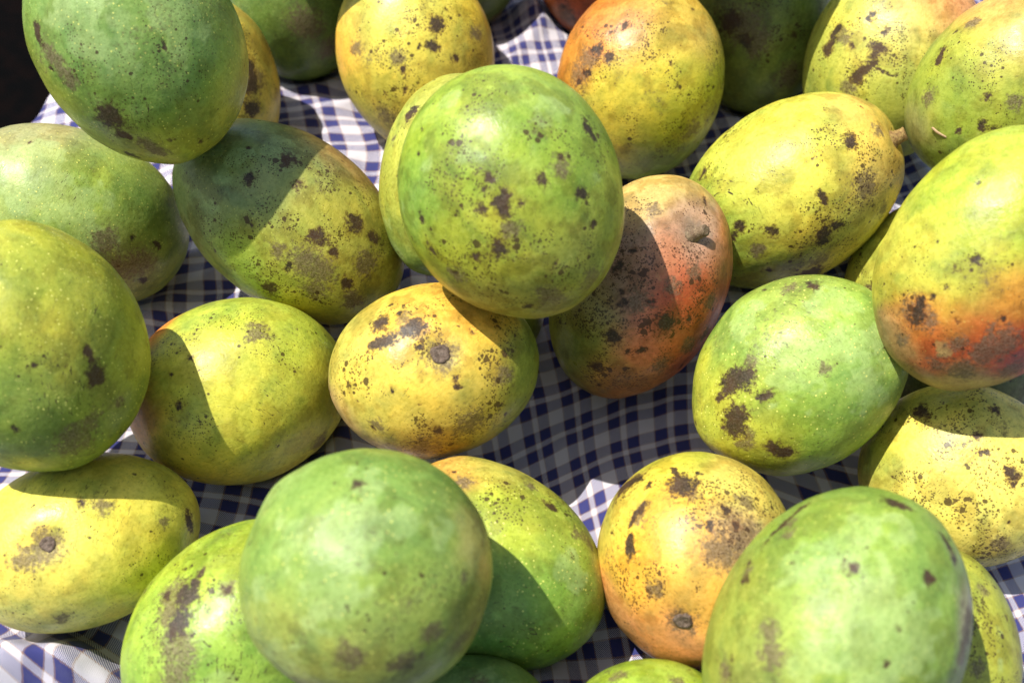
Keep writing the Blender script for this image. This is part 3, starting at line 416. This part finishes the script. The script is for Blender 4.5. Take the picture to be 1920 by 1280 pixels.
  marks=[('B', (0.716, -0.159, 0.680), 0.0025), ('B', (0.500, 0.520, 0.692), 0.0034), ('B', (0.157, -0.428, 0.890), 0.0025, (0.144, -0.488, 0.861)), ('S', (-0.312, -0.352, 0.882), 0.0368), ('S', (0.373, 0.345, 0.861), 0.0307), ('C', (-0.278, 0.040, 0.960), 0.0123), ('B', (0.432, -0.055, 0.900), 0.0018), ('B', (0.031, -0.472, 0.881), 0.0018), ('R', (-0.605, -0.522, 0.601), 0.0061), ('B', (0.278, -0.163, 0.947), 0.0015), ('S', (-0.409, 0.405, 0.818), 0.0184)]),
 dict(label='olive yellow peppered mango mostly hidden by the grazed pale green one',
  centre=(0.2040, -0.2166, 0.0324), axes=((-0.0348, 0.0048, -0.0119), (0.0000, -0.0482, -0.0196), (-0.0148, -0.0151, 0.0370)), stem=(-0.527, -0.769, -0.361), stem_kind=None, stem_size=1.00, seed=127, res=44, taper=0.061,
  pores=0.00, freckle=1.20, bumps=[],
  col=[((-0.697, -0.199, 0.689), 0.0286, (172, 176, 63))],
  marks=[('W', (-0.721, -0.154, 0.676), 0.0023, (-0.715, 0.069, 0.696)), ('S', (-0.634, -0.199, 0.748), 0.0343), ('R', (-0.492, 0.113, 0.863), 0.0046), ('B', (-0.847, -0.294, 0.443), 0.0014), ('R', (-0.630, -0.523, 0.574), 0.0034)]),
 dict(label='glossy lime green mango tip rising just below the scabbed orange one',
  centre=(0.0648, -0.2597, 0.0294), axes=((0.0000, -0.0369, -0.0118), (0.0423, -0.0016, 0.0048), (-0.0047, -0.0120, 0.0373)), stem=(0.244, -0.428, -0.870), stem_kind=None, stem_size=1.00, seed=128, res=44, taper=0.063,
  pores=0.30, freckle=0.60, bumps=[],
  col=[((-0.740, -0.100, 0.665), 0.0264, (154, 182, 58))],
  marks=[('R', (-0.779, -0.326, 0.536), 0.0042), ('R', (-0.709, 0.288, 0.644), 0.0037), ('S', (-0.740, -0.100, 0.665), 0.0159)]),
 dict(label='dark green mango in deep shade under the half shaded speckled one',
  centre=(-0.0172, -0.2564, 0.0286), axes=((-0.0395, -0.0004, 0.0012), (0.0000, -0.0355, -0.0116), (0.0011, -0.0107, 0.0329)), stem=(-0.489, 0.151, -0.859), stem_kind=None, stem_size=1.00, seed=129, res=44, taper=0.033,
  pores=0.20, freckle=0.40, bumps=[],
  col=[((-0.234, -0.698, 0.677), 0.0263, (111, 142, 74))],
  marks=[('R', (-0.051, -0.663, 0.747), 0.0037), ('W', (-0.173, -0.795, 0.581), 0.0042)]),
 dict(label='small glimpse of lime yellow mango squeezed between three bigger ones',
  centre=(0.2527, 0.0290, 0.0358), axes=((-0.0239, 0.0265, 0.0118), (-0.0344, -0.0167, -0.0320), (-0.0136, -0.0244, 0.0273)), stem=(0.813, 0.205, -0.545), stem_kind=None, stem_size=1.00, seed=130, res=44, taper=0.063,
  pores=0.00, freckle=1.20, bumps=[],
  col=[((0.487, 0.362, 0.794), 0.0282, (197, 194, 76)), ((0.802, 0.330, 0.497), 0.0106, (175, 187, 72))],
  marks=[('S', (0.544, 0.409, 0.733), 0.0282), ('R', (0.259, 0.555, 0.790), 0.0042)]),
 dict(label='unseen deep green mango added above the view to shade the one at the bunched cloth edge',  # added out of view, its shadow falls on the deep green mango below
  centre=(-0.1242, 0.2617, 0.1604), axes=((-0.0530, -0.0073, 0.0041), (0.0000, -0.0296, -0.0529), (0.0086, -0.0477, 0.0266)), stem=(0.307, -0.830, -0.466), stem_kind=None, stem_size=1.00, seed=131, res=44, taper=0.020,
  pores=0.30, freckle=0.50, bumps=[],
  col=[((0.428, 0.659, 0.619), 0.0387, (118, 149, 65))],
  marks=[('R', (0.481, 0.718, 0.504), 0.0116)]),
 dict(label='unseen yellow green mango added above the view to shade the dark one with brown smears',  # out of view, added to keep the smeared green mango in shadow
  centre=(0.1436, 0.2363, 0.1667), axes=((-0.0550, 0.0090, -0.0051), (-0.0000, -0.0281, -0.0493), (-0.0101, -0.0467, 0.0266)), stem=(-0.437, -0.450, -0.779), stem_kind=None, stem_size=1.00, seed=132, res=44, taper=0.064,
  pores=0.00, freckle=0.80, bumps=[],
  col=[((-0.332, 0.558, 0.761), 0.0376, (182, 187, 81))],
  marks=[('R', (-0.338, 0.615, 0.713), 0.0113)]),
 dict(label='unseen orange yellow mango added above the view to shade the red one',  # added beyond the top of the view to shade the red mango
  centre=(0.0471, 0.2959, 0.1533), axes=((-0.0580, 0.0029, -0.0016), (-0.0000, -0.0325, -0.0601), (-0.0035, -0.0537, 0.0291)), stem=(0.819, -0.249, -0.516), stem_kind=None, stem_size=1.00, seed=133, res=44, taper=0.063,
  pores=0.00, freckle=0.80, bumps=[],
  col=[((-0.027, 0.755, 0.656), 0.0399, (220, 178, 81))],
  marks=[('R', (-0.029, 0.808, 0.588), 0.0120)]),
 dict(label='shaded dark green mango behind the yellow one with two square dark patches',
  centre=(-0.0404, 0.3437, 0.0586), axes=((-0.0507, -0.0019, 0.0012), (0.0000, -0.0328, -0.0520), (0.0024, -0.0458, 0.0289)), stem=(-0.794, 0.168, -0.583), stem_kind=None, stem_size=1.00, seed=134, res=44, taper=0.050,
  pores=0.00, freckle=0.30, bumps=[],
  col=[((-0.533, 0.752, 0.387), 0.0442, (91, 117, 49))],
  marks=[('R', (-0.540, 0.829, 0.143), 0.0088)]),
 dict(label='small dark green filler mango added beneath the glossy black spotted one to block sun',  # added filler, stops sun reaching the cloth between the fruit
  centre=(-0.0120, 0.0030, 0.0285), axes=((0.0325, 0.0000, 0.0000), (0.0000, 0.0360, 0.0000), (0.0000, 0.0000, 0.0325)), stem=(-0.837, -0.012, -0.547), stem_kind=None, stem_size=1.00, seed=135, res=44, taper=0.055,
  pores=0.00, freckle=0.60, bumps=[],
  col=[((0.179, -0.447, 0.876), 0.0321, (132, 144, 62))],
  marks=[('R', (0.179, -0.447, 0.876), 0.0064)]),
 dict(label='filler mango coloured dark for shade, added to close the gap under the large red banded one',  # added filler, closes a gap where bright cloth showed through
  centre=(0.2580, -0.0500, 0.0325), axes=((0.0400, 0.0000, 0.0000), (0.0000, 0.0390, 0.0000), (0.0000, 0.0000, 0.0395)), stem=(0.054, 0.712, -0.701), stem_kind=None, stem_size=1.00, seed=136, res=44, taper=0.031,
  pores=0.00, freckle=0.60, bumps=[],
  col=[((-0.359, -0.652, 0.668), 0.0321, (90, 97, 51))],  # shade put into the skin colour, so the gap looks dark
  marks=[('R', (-0.359, -0.652, 0.668), 0.0064)]),
]

# ------------------------------------------------------------------ mango mesh
def cube_sphere(n):
    """unit ball of six n x n grids with shared borders"""
    idx, verts, faces = {}, [], []
    def vid(p):
        k = (round(p[0], 6), round(p[1], 6), round(p[2], 6))
        if k not in idx:
            idx[k] = len(verts)
            verts.append(p)
        return idx[k]
    a = np.tan(np.linspace(-math.pi / 4, math.pi / 4, n + 1))
    a[0], a[-1] = -1.0, 1.0
    for ax in range(3):
        for sg in (-1, 1):
            ids = [[None] * (n + 1) for _ in range(n + 1)]
            for i in range(n + 1):
                for j in range(n + 1):
                    p = [0, 0, 0]
                    p[ax] = sg
                    p[(ax + 1) % 3] = float(a[i])
                    p[(ax + 2) % 3] = float(a[j])
                    ids[i][j] = vid(p)
            for i in range(n):
                for j in range(n):
                    q = (ids[i][j], ids[i + 1][j], ids[i + 1][j + 1], ids[i][j + 1])
                    faces.append(q if sg > 0 else q[::-1])
    v = np.array(verts, dtype=float)
    v /= np.linalg.norm(v, axis=1)[:, None]
    return v, np.array(faces, dtype=np.int32)

BALL = {n: cube_sphere(n) for n in (72, 44)}

def mesh_from(name, v, f):
    me = bpy.data.meshes.new(name)
    k = f.shape[1]
    me.vertices.add(len(v))
    me.vertices.foreach_set('co', np.ascontiguousarray(v, dtype=np.float32).ravel())
    me.loops.add(f.size)
    me.loops.foreach_set('vertex_index', np.ascontiguousarray(f, dtype=np.int32).ravel())
    me.polygons.add(len(f))
    me.polygons.foreach_set('loop_start', np.arange(0, f.size, k, dtype=np.int32))
    me.polygons.foreach_set('loop_total', np.full(len(f), k, dtype=np.int32))
    me.update(calc_edges=True)
    me.polygons.foreach_set('use_smooth', np.ones(len(f), dtype=bool))
    return me

def unit(v):
    v = np.array(v, dtype=float)
    return v / np.linalg.norm(v)

def fruit_shape(u, A, stem, seed, bumps, scarred, taper):
    """push the unit ball into a mango: taper from the shoulder to the tip, a dimple at the stem, soft lumps"""
    rng = np.random.default_rng(seed)
    s = unit(stem)
    q = u @ s
    w = q[:, None] * s + (u - q[:, None] * s) * (1 + taper * q)[:, None]
    d = np.zeros(len(u))
    for _ in range(9):
        c = unit(rng.normal(size=3))
        d += rng.uniform(-.030, .030) * np.exp(-((1 - u @ c) / rng.uniform(.12, .5)))
    ang = np.arccos(np.clip(q, -1, 1))
    depth = .05 if scarred else .035
    d -= depth * np.exp(-(ang / .17) ** 2)
    d += .012 * np.exp(-((ang - .42) / .2) ** 2)
    side = unit(np.cross(s, rng.normal(size=3)))
    beak = unit(-s + .28 * side)
    d += .030 * np.exp(-(np.arccos(np.clip(u @ beak, -1, 1)) / .26) ** 2)
    for (b, r, a) in bumps:
        dd = np.linalg.norm((u - unit(b)) @ A.T, axis=1)
        d += a * np.exp(-(dd / r) ** 2)
    P0 = u @ A.T
    d += .011 * noise3(P0, .028, 2, seed + 40) + .0022 * noise3(P0, .008, 2, seed + 41)
    return (w * (1 + d)[:, None]) @ A.T

_perm = np.random.default_rng(77).permutation(512)
_val = np.random.default_rng(78).uniform(-1, 1, 512)
def noise3(p, scale, octaves, seed):
    """smooth value noise in metres, roughly -1..1"""
    tot = np.zeros(len(p)); amp = 1.0; s = 1.0 / scale; norm = 0
    for o in range(octaves):
        q = p * s + seed * 13.7 + o * 5.31 + 100
        i = np.floor(q).astype(int); f = q - i
        f = f * f * f * (f * (f * 6 - 15) + 10)
        def h(a, b, c):
            return _val[_perm[(_perm[(_perm[(i[:, 0] + a) & 511] + i[:, 1] + b) & 511] + i[:, 2] + c) & 511]]
        x00 = h(0, 0, 0) * (1 - f[:, 0]) + h(1, 0, 0) * f[:, 0]
        x10 = h(0, 1, 0) * (1 - f[:, 0]) + h(1, 1, 0) * f[:, 0]
        x01 = h(0, 0, 1) * (1 - f[:, 0]) + h(1, 0, 1) * f[:, 0]
        x11 = h(0, 1, 1) * (1 - f[:, 0]) + h(1, 1, 1) * f[:, 0]
        y0 = x00 * (1 - f[:, 1]) + x10 * f[:, 1]
        y1 = x01 * (1 - f[:, 1]) + x11 * f[:, 1]
        tot += amp * (y0 * (1 - f[:, 2]) + y1 * f[:, 2])
        norm += amp; amp *= .55; s *= 2.03
    return tot / norm * 1.4

def sstep(x, lo, hi):
    t = np.clip((x - lo) / (hi - lo), 0, 1)
    return t * t * (3 - 2 * t)

def paint(me, u, A, spec):
    n = len(u)
    P0 = u @ A.T
    sd = spec['seed']
    # ragged outlines: marks are measured from a slightly warped surface position
    P = P0 + np.stack([noise3(P0, .007, 4, sd + k) for k in (1, 2, 3)], 1) * .0026
    Pc = P0 + np.stack([noise3(P0, .016, 3, sd + k) for k in (4, 5, 6)], 1) * .005
    acc = np.zeros((n, 3)); wsum = np.zeros(n)
    mean = np.mean([lin(c[2]) for c in spec['col']], axis=0)
    acc += mean * 1e-4; wsum += 1e-4
    for (d, reach, rgb) in spec['col']:
        dd = np.linalg.norm(Pc - A @ unit(d), axis=1)
        w = np.exp(-.5 * (dd / (reach * .8)) ** 2)
        acc += w[:, None] * np.array(lin(rgb)); wsum += w
    colr = acc / wsum[:, None] * 0.92
    # uneven ripening
    n1 = noise3(P0, .020, 4, sd + 11); n2 = noise3(P0, .007, 3, sd + 12); n3 = noise3(P0, .011, 3, sd + 13)
    colr = colr * (1 + np.clip(n1, 0, 1)[:, None] * np.array([.10, .04, -.12]) + np.clip(-n1, 0, 1)[:, None] * np.array([-.08, -.03, -.04]))
    colr = colr * (1 + n2[:, None] * np.array([.13, .09, .07]))
    sv = A @ unit(spec['stem']); sv = sv / np.linalg.norm(sv)
    par = P0 @ sv
    Ps = P0 + (par[:, None] * sv) * -.72
    nst = noise3(Ps + .004 * np.stack([n1, n2, n3], 1), .009, 4, sd + 19)
    up_ = np.clip(nst, 0, 1)[:, None]; dn_ = np.clip(-nst, 0, 1)[:, None]
    colr = colr * (1 + up_ * np.array([.26, .18, .14]) - dn_ * np.array([.42, .32, .24]))
    n4 = noise3(P0, .011, 5, sd + 17); n5 = noise3(P0, .030, 3, sd + 18)
    stain = sstep(n4 + .4 * n5, .12, .42) * (.40 + .45 * min(1, spec['freckle']))
    colr = colr * (1 - stain[:, None] * np.array([.30, .36, .46]))
    f = {k: np.zeros(n) for k in 'BRWSC'}
    rng = np.random.default_rng(sd + 99)
    for mk in spec['marks']:
        kind, d, rad = mk[0], mk[1], mk[2]
        a = A @ unit(d)
        if len(mk) > 3:
            b = A @ unit(mk[3])
            ab = b - a
            tt = np.clip((P - a) @ ab / (ab @ ab + 1e-12), 0, 1)
            dd = np.linalg.norm(P - a - tt[:, None] * ab, axis=1)
        else:
            dd = np.linalg.norm(P - a, axis=1)
        x = dd / rad
        if kind == 'B':
            val = np.clip(1.08 - .52 * x, 0, 1)
            f['R'] = np.maximum(f['R'], .62 * np.exp(-.5 * (x / 1.5) ** 2))
            f['S'] = np.maximum(f['S'], .9 * np.exp(-.5 * (x / 3.0) ** 2))
        elif kind == 'R':
            val = 1.05 * np.exp(-.5 * (x / .95) ** 2)
        elif kind == 'W':
            val = .85 * np.exp(-.5 * x ** 2)
        else:
            val = np.exp(-.5 * x ** 2)
        f[kind] = np.maximum(f[kind], val)
    # small random scabs and scuffs all round, also on the sides turned away
    for _ in range(int(4 + 16 * spec['freckle'])):
        a = A @ unit(rng.normal(size=3))
        rad = rng.uniform(.0006, .0016)
        dd = np.linalg.norm(P - a, axis=1)
        f['B'] = np.maximum(f['B'], np.clip(1.0 - .5 * dd / rad, 0, 1))
    for _ in range(16):
        a = A @ unit(rng.normal(size=3))
        dd = np.linalg.norm(P - a, axis=1)
        f['R'] = np.maximum(f['R'], rng.uniform(.2, .6) * np.exp(-.5 * (dd / rng.uniform(.005, .011)) ** 2))
    f['R'] = f['R'] + .22 * np.clip(n3, 0, 1) * min(1, spec['freckle'] + .3)
    # waxy bloom, thin where rubbed
    green = np.clip((colr[:, 1] - colr[:, 0]) * 6, 0, 1)
    bl = sstep(f['W'] + (.55 * n3 + .25 * n2) * np.clip(f['W'] * 4 + .5 * green, 0, 1), .34, .54) * (.30 + .22 * n2)
    bl = np.maximum(bl, .16 * green * sstep(n1 * .6 + n3 * .7, .12, .55))
    bl = np.clip(bl, 0, .75)
    colr = colr * (1 - bl[:, None]) + np.array(lin((174, 198, 126))) * 0.92 * bl[:, None]
    colr = np.clip(colr, 0, .9)
    clump = .1 + 1.1 * sstep(noise3(P0, .017, 3, sd + 14), -.35, .55)
    spk = (.40 + .9 * spec['freckle']) * (.5 + .8 * f['S']) * clump
    pore = min(spec['pores'], 1.6) * (.45 + .55 * sstep(noise3(P0, .018, 2, sd + 15), -.4, .3))
    scr = .30 + .65 * sstep(f['C'] + .5 * noise3(P0, .02, 2, sd + 16), .25, .7)
    dull = np.clip(.40 + .13 * n3 + .12 * n4 + .06 * nst + .12 * bl, .25, .75)
    one = np.ones(n)
    for nm, ch in (('base', (colr[:, 0], colr[:, 1], colr[:, 2])), ('marks_a', (f['B'], f['R'], dull)), ('marks_b', (spk, pore, scr))):
        at = me.attributes.new(nm, 'FLOAT_COLOR', 'POINT')
        at.data.foreach_set('color', np.stack([*ch, one], 1).astype(np.float32).ravel())

def lathe(profile, seg, wob, seed):
    rng = np.random.default_rng(seed)
    v, f = [], []
    jit = rng.normal(size=seg)
    jit = 1 + wob * (jit + np.roll(jit, 1) + np.roll(jit, -1) + np.roll(jit, 2)) / 2
    for k, (z, r, dx) in enumerate(profile):
        for j in range(seg):
            a = 2 * math.pi * j / seg
            rr = r * (jit[j] + .15 * wob * rng.normal())
            v.append((rr * math.cos(a) + dx, rr * math.sin(a), z))
    for k in range(len(profile) - 1):
        for j in range(seg):
            f.append((k * seg + j, k * seg + (j + 1) % seg, (k + 1) * seg + (j + 1) % seg, (k + 1) * seg + j))
    return np.array(v), np.array(f, dtype=np.int32)

PROFILES = {   # height, radius, sideways lean (metres)
    'scar':  [(-.003, .0054, 0), (.0002, .0051, 0), (.0011, .0046, 0), (.0015, .0038, 0), (.0013, .0030, 0), (.0009, .0022, .0002), (.0012, .0013, .0002), (.0011, .0002, .0002)],
    'scar2': [(-.003, .0048, 0), (.0004, .0046, 0), (.0014, .0038, 0), (.0015, .0030, .0002), (.0010, .0022, .0003), (.0008, .0012, .0004), (.0009, .0002, .0004)],
    'stub':  [(-.004, .0090, 0), (.0004, .0074, 0), (.0020, .0056, .0003), (.0045, .0047, .0008), (.0080, .0043, .0016), (.0092, .0046, .0020), (.0112, .0045, .0024), (.0122, .0036, .0026), (.0120, .0018, .0026), (.0117, .0002, .0026)],
    'stub2': [(-.005, .0100, 0), (.0000, .0086, 0), (.0020, .0070, .0002), (.0036, .0058, .0003), (.0046, .0063, .0004), (.0056, .0056, .0005), (.0090, .0054, .0007), (.0112, .0058, .0009), (.0118, .0050, .0009), (.0115, .0026, .0009), (.0117, .0002, .0009)],
}

LOW = []      # lowest points of the fruit, used to let the cloth sag below them
for spec in MANGOES:
    A = np.array(spec['axes']).T
    u, faces = BALL[spec['res']]
    v = fruit_shape(u, A, spec['stem'], spec['seed'], spec['bumps'], spec['stem_kind'] is not None, spec['taper'])
    me = mesh_from('mango', v, faces)
    paint(me, u, A, spec)
    me.materials.append(SKIN)
    ob = bpy.data.objects.new('mango', me)
    COL.objects.link(ob)
    ob.location = spec['centre']
    ob['label'] = spec['label']
    ob['category'] = 'mango'
    ob['group'] = 'mangoes piled on the checked cloth'
    vw = v + np.array(spec['centre'])
    LOW.append(vw)
    if spec['stem_kind']:
        kind = spec['stem_kind']
        s = unit(spec['stem'])
        i = int(np.argmax(u @ s))
        near = np.where(u @ s > math.cos(.30))[0]
        p = v[i]
        # outward direction: mean of the ring round the dimple
        nrm = unit(np.linalg.inv(A).T @ s)
        sv, sf = lathe(PROFILES[kind], 36, .11 if kind.startswith('scar') else .03, spec['seed'])
        sv = sv * spec['stem_size']
        zq = Vector(nrm).to_track_quat('Z', 'Y').to_matrix()
        R = np.array(zq)
        if kind == 'stub':
            lean = unit(nrm + np.array([.45, -.2, .1]))
            R = np.array(Vector(lean).to_track_quat('Z', 'Y').to_matrix())
        if kind == 'stub2':
            lean = unit(nrm + np.array([.75, .10, .42]))
            R = np.array(Vector(lean).to_track_quat('Z', 'Y').to_matrix())
        sv = sv @ R.T + p
        sm = mesh_from('stem', sv, sf)
        sm.materials.append({'scar': SCAR, 'scar2': SCAR, 'stub': GREYWOOD, 'stub2': WOOD}[kind])
        so = bpy.data.objects.new('stem_scar' if kind.startswith('scar') else 'stem', sm)
        COL.objects.link(so)
        so.parent = ob

# ------------------------------------------------------------------ checked cloth
def value_noise(x, y, scale, seed):
    r = np.random.default_rng(seed)
    g = r.uniform(-1, 1, size=(64, 64))
    X = x / scale + 20.3; Y = y / scale + 20.7
    xi = np.floor(X).astype(int); yi = np.floor(Y).astype(int)
    fx = X - xi; fy = Y - yi
    fx = fx * fx * (3 - 2 * fx); fy = fy * fy * (3 - 2 * fy)
    G = lambda a, b: g[a % 64, b % 64]
    return (G(xi, yi) * (1 - fx) + G(xi + 1, yi) * fx) * (1 - fy) + (G(xi, yi + 1) * (1 - fx) + G(xi + 1, yi + 1) * fx) * fy

STEP = .0025
gx = np.arange(-.50, .5601, STEP); gy = np.arange(-.36, .6601, STEP)
X, Y = np.meshgrid(gx, gy, indexing='ij')
# soft undulation and bunched folds
H = .006 * value_noise(X, Y, .09, 1) + .004 * value_noise(X, Y, .045, 2)
wx = X + .03 * value_noise(X, Y, .11, 3); wy = Y + .03 * value_noise(X, Y, .11, 4)
for (ang, wl, amp, sd) in ((.5, .055, .006, 5), (-.7, .07, .006, 6), (1.9, .048, .005, 7)):
    ph = (wx * math.cos(ang) + wy * math.sin(ang)) / wl
    ridge = 1 - np.abs(((ph % 1) - .5) * 2)
    H += amp * ridge ** 3 * np.clip(value_noise(X, Y, .10, sd) * 1.6 + .2, 0, 1)
def fold(x0, y0, x1, y1, w, h):
    """one distinct fold along a line"""
    global H
    d = np.array([x1 - x0, y1 - y0]); L2 = d @ d
    t = np.clip(((X - x0) * d[0] + (Y - y0) * d[1]) / L2, -.2, 1.2)
    wob = .006 * value_noise(X, Y, .04, 11)
    dist = np.hypot(X - x0 - t * d[0], Y - y0 - t * d[1]) + wob
    H = H + h * np.exp(-(dist / w) ** 2) * np.clip(1.2 - np.abs(t - .5) * 2, 0, 1)
H += .0016 * (1 - np.abs(value_noise(wx, wy, .022, 41))) ** 2 + .0012 * value_noise(X, Y, .011, 42)
for fd in ((-0.2696, -0.2008, -0.2171, -0.2245, 0.0065, 0.0300), (-0.2468, -0.1935, -0.1892, -0.2299, 0.0055, 0.0260), (-0.2713, -0.2135, -0.2405, -0.2272, 0.0060, 0.0280), (0.0000, 0.3376, 0.0344, 0.3163, 0.0200, 0.0220), (-0.1729, 0.2560, -0.1318, 0.2560, 0.0160, 0.0200),):
    fold(*fd)
# the cloth may not rise into the fruit: lowest fruit height in each cell
cap = np.full(X.shape, 1.0)
for vw in LOW:
    i = np.round((vw[:, 0] - gx[0]) / STEP).astype(int); j = np.round((vw[:, 1] - gy[0]) / STEP).astype(int)
    ok = (i >= 1) & (j >= 1) & (i < len(gx) - 1) & (j < len(gy) - 1)
    for di in (-1, 0, 1):
        for dj in (-1, 0, 1):
            np.minimum.at(cap, (i[ok] + di, j[ok] + dj), vw[ok, 2])
cap -= .0012
# hangs over the edge towards the dark floor
E0 = np.array((-0.3785, 0.1976)); E1 = np.array((-0.3635, 0.2528))
ed = unit(E1 - E0); en = np.array([-ed[1], ed[0]])
sd = (X - E0[0]) * en[0] + (Y - E0[1]) * en[1]        # positive outside the edge
sd = sd + .010 * value_noise(X, Y, .06, 21)
out = np.clip(sd + .012, 0, None)
H = np.minimum(H, cap)
for _ in range(3):
    Hs = H.copy()
    Hs[1:-1, 1:-1] = (H[1:-1, 1:-1] * 2 + H[:-2, 1:-1] + H[2:, 1:-1] + H[1:-1, :-2] + H[1:-1, 2:]) / 6
    H = np.minimum(Hs, cap)
drop = np.where(out > 0, .045 * (np.sqrt(1 + (out / .012) ** 2) - 1) / 1.0, 0)
H = H - np.minimum(drop, .30)
keep = (sd < .045)
U = X + .026 * value_noise(X, Y, .14, 31) + .002 * value_noise(X, Y, .05, 33)
V = Y + .026 * value_noise(X, Y, .14, 32) + .002 * value_noise(X, Y, .05, 34)
rot = -.16 + .42 * np.clip((-.02 - X) / .25, 0, 1) * np.clip((.02 - Y) / .2, 0, 1)
UU = U * np.cos(rot) - V * np.sin(rot); VV = U * np.sin(rot) + V * np.cos(rot)
nx, ny = X.shape
ids = np.arange(nx * ny).reshape(nx, ny)
q = np.stack([ids[:-1, :-1], ids[1:, :-1], ids[1:, 1:], ids[:-1, 1:]], -1).reshape(-1, 4)
kf = keep[:-1, :-1] & keep[1:, :-1] & keep[1:, 1:] & keep[:-1, 1:]
q = q[kf.ravel()]
used, inv = np.unique(q, return_inverse=True)
q = inv.reshape(-1, 4).astype(np.int32)
cv = np.stack([X, Y, H], -1).reshape(-1, 3)[used]
cuv = np.stack([UU, VV], -1).reshape(-1, 2)[used]
cm = mesh_from('tablecloth', cv, q)
uvl = cm.uv_layers.new(name='weave')
uvl.data.foreach_set('uv', cuv[q.ravel()].astype(np.float32).ravel())
cm.materials.append(CLOTH)
cloth = bpy.data.objects.new('tablecloth', cm)
COL.objects.link(cloth)
cloth['label'] = 'blue and white checked cotton cloth spread rumpled under the mangoes'
cloth['category'] = 'cloth'

# ------------------------------------------------------------------ dark floor below the cloth
gv = np.array([(-3, -3, -.36), (3, -3, -.36), (3, 3, -.36), (-3, 3, -.36)], dtype=float)
gm = mesh_from('ground', gv, np.array([[0, 1, 2, 3]], dtype=np.int32))
gm.materials.append(GROUND)
ground = bpy.data.objects.new('ground', gm)
COL.objects.link(ground)
ground['kind'] = 'structure'

# ------------------------------------------------------------------ small debris
def straw(p, d, nrm, length, w):
    d = unit(d); nrm = unit(nrm); b = np.cross(nrm, d)
    v, f = [], []
    prof = [(-.5, .3), (-.42, .9), (-.1, 1.0), (.2, .85), (.44, .8), (.5, .25)]
    for (x, s) in prof:
        for k in range(6):
            a = 2 * math.pi * k / 6
            v.append(np.array(p) + d * x * length + b * (math.cos(a) * w * s) + nrm * (math.sin(a) * w * .5 * s + w * .45 + .0004 * math.cos(7 * x)))
    for k in range(len(prof) - 1):
        for j in range(6):
            f.append((k * 6 + j, k * 6 + (j + 1) % 6, (k + 1) * 6 + (j + 1) % 6, (k + 1) * 6 + j))
    me = mesh_from('straw_fragment', np.array(v), np.array(f, dtype=np.int32))
    t = NT('dry_straw')
    t.out(Base_Color=t.mix(t.noise(t.n('ShaderNodeTexCoord').outputs['Object'], 600, 3), lin((206, 178, 132)), lin((150, 116, 80))), Roughness=.8)
    me.materials.append(t.mat)
    ob = bpy.data.objects.new('straw_fragment', me)
    COL.objects.link(ob)
    ob['label'] = 'short pale dry straw fragment lying on the green mango with an orange crown'
    ob['category'] = 'straw'
straw(*((0.2476, 0.0625, 0.1166), (0.6582, -0.7490, -0.0754), (-0.7877, -0.6148, 0.0377), 0.0105, 0.0010))
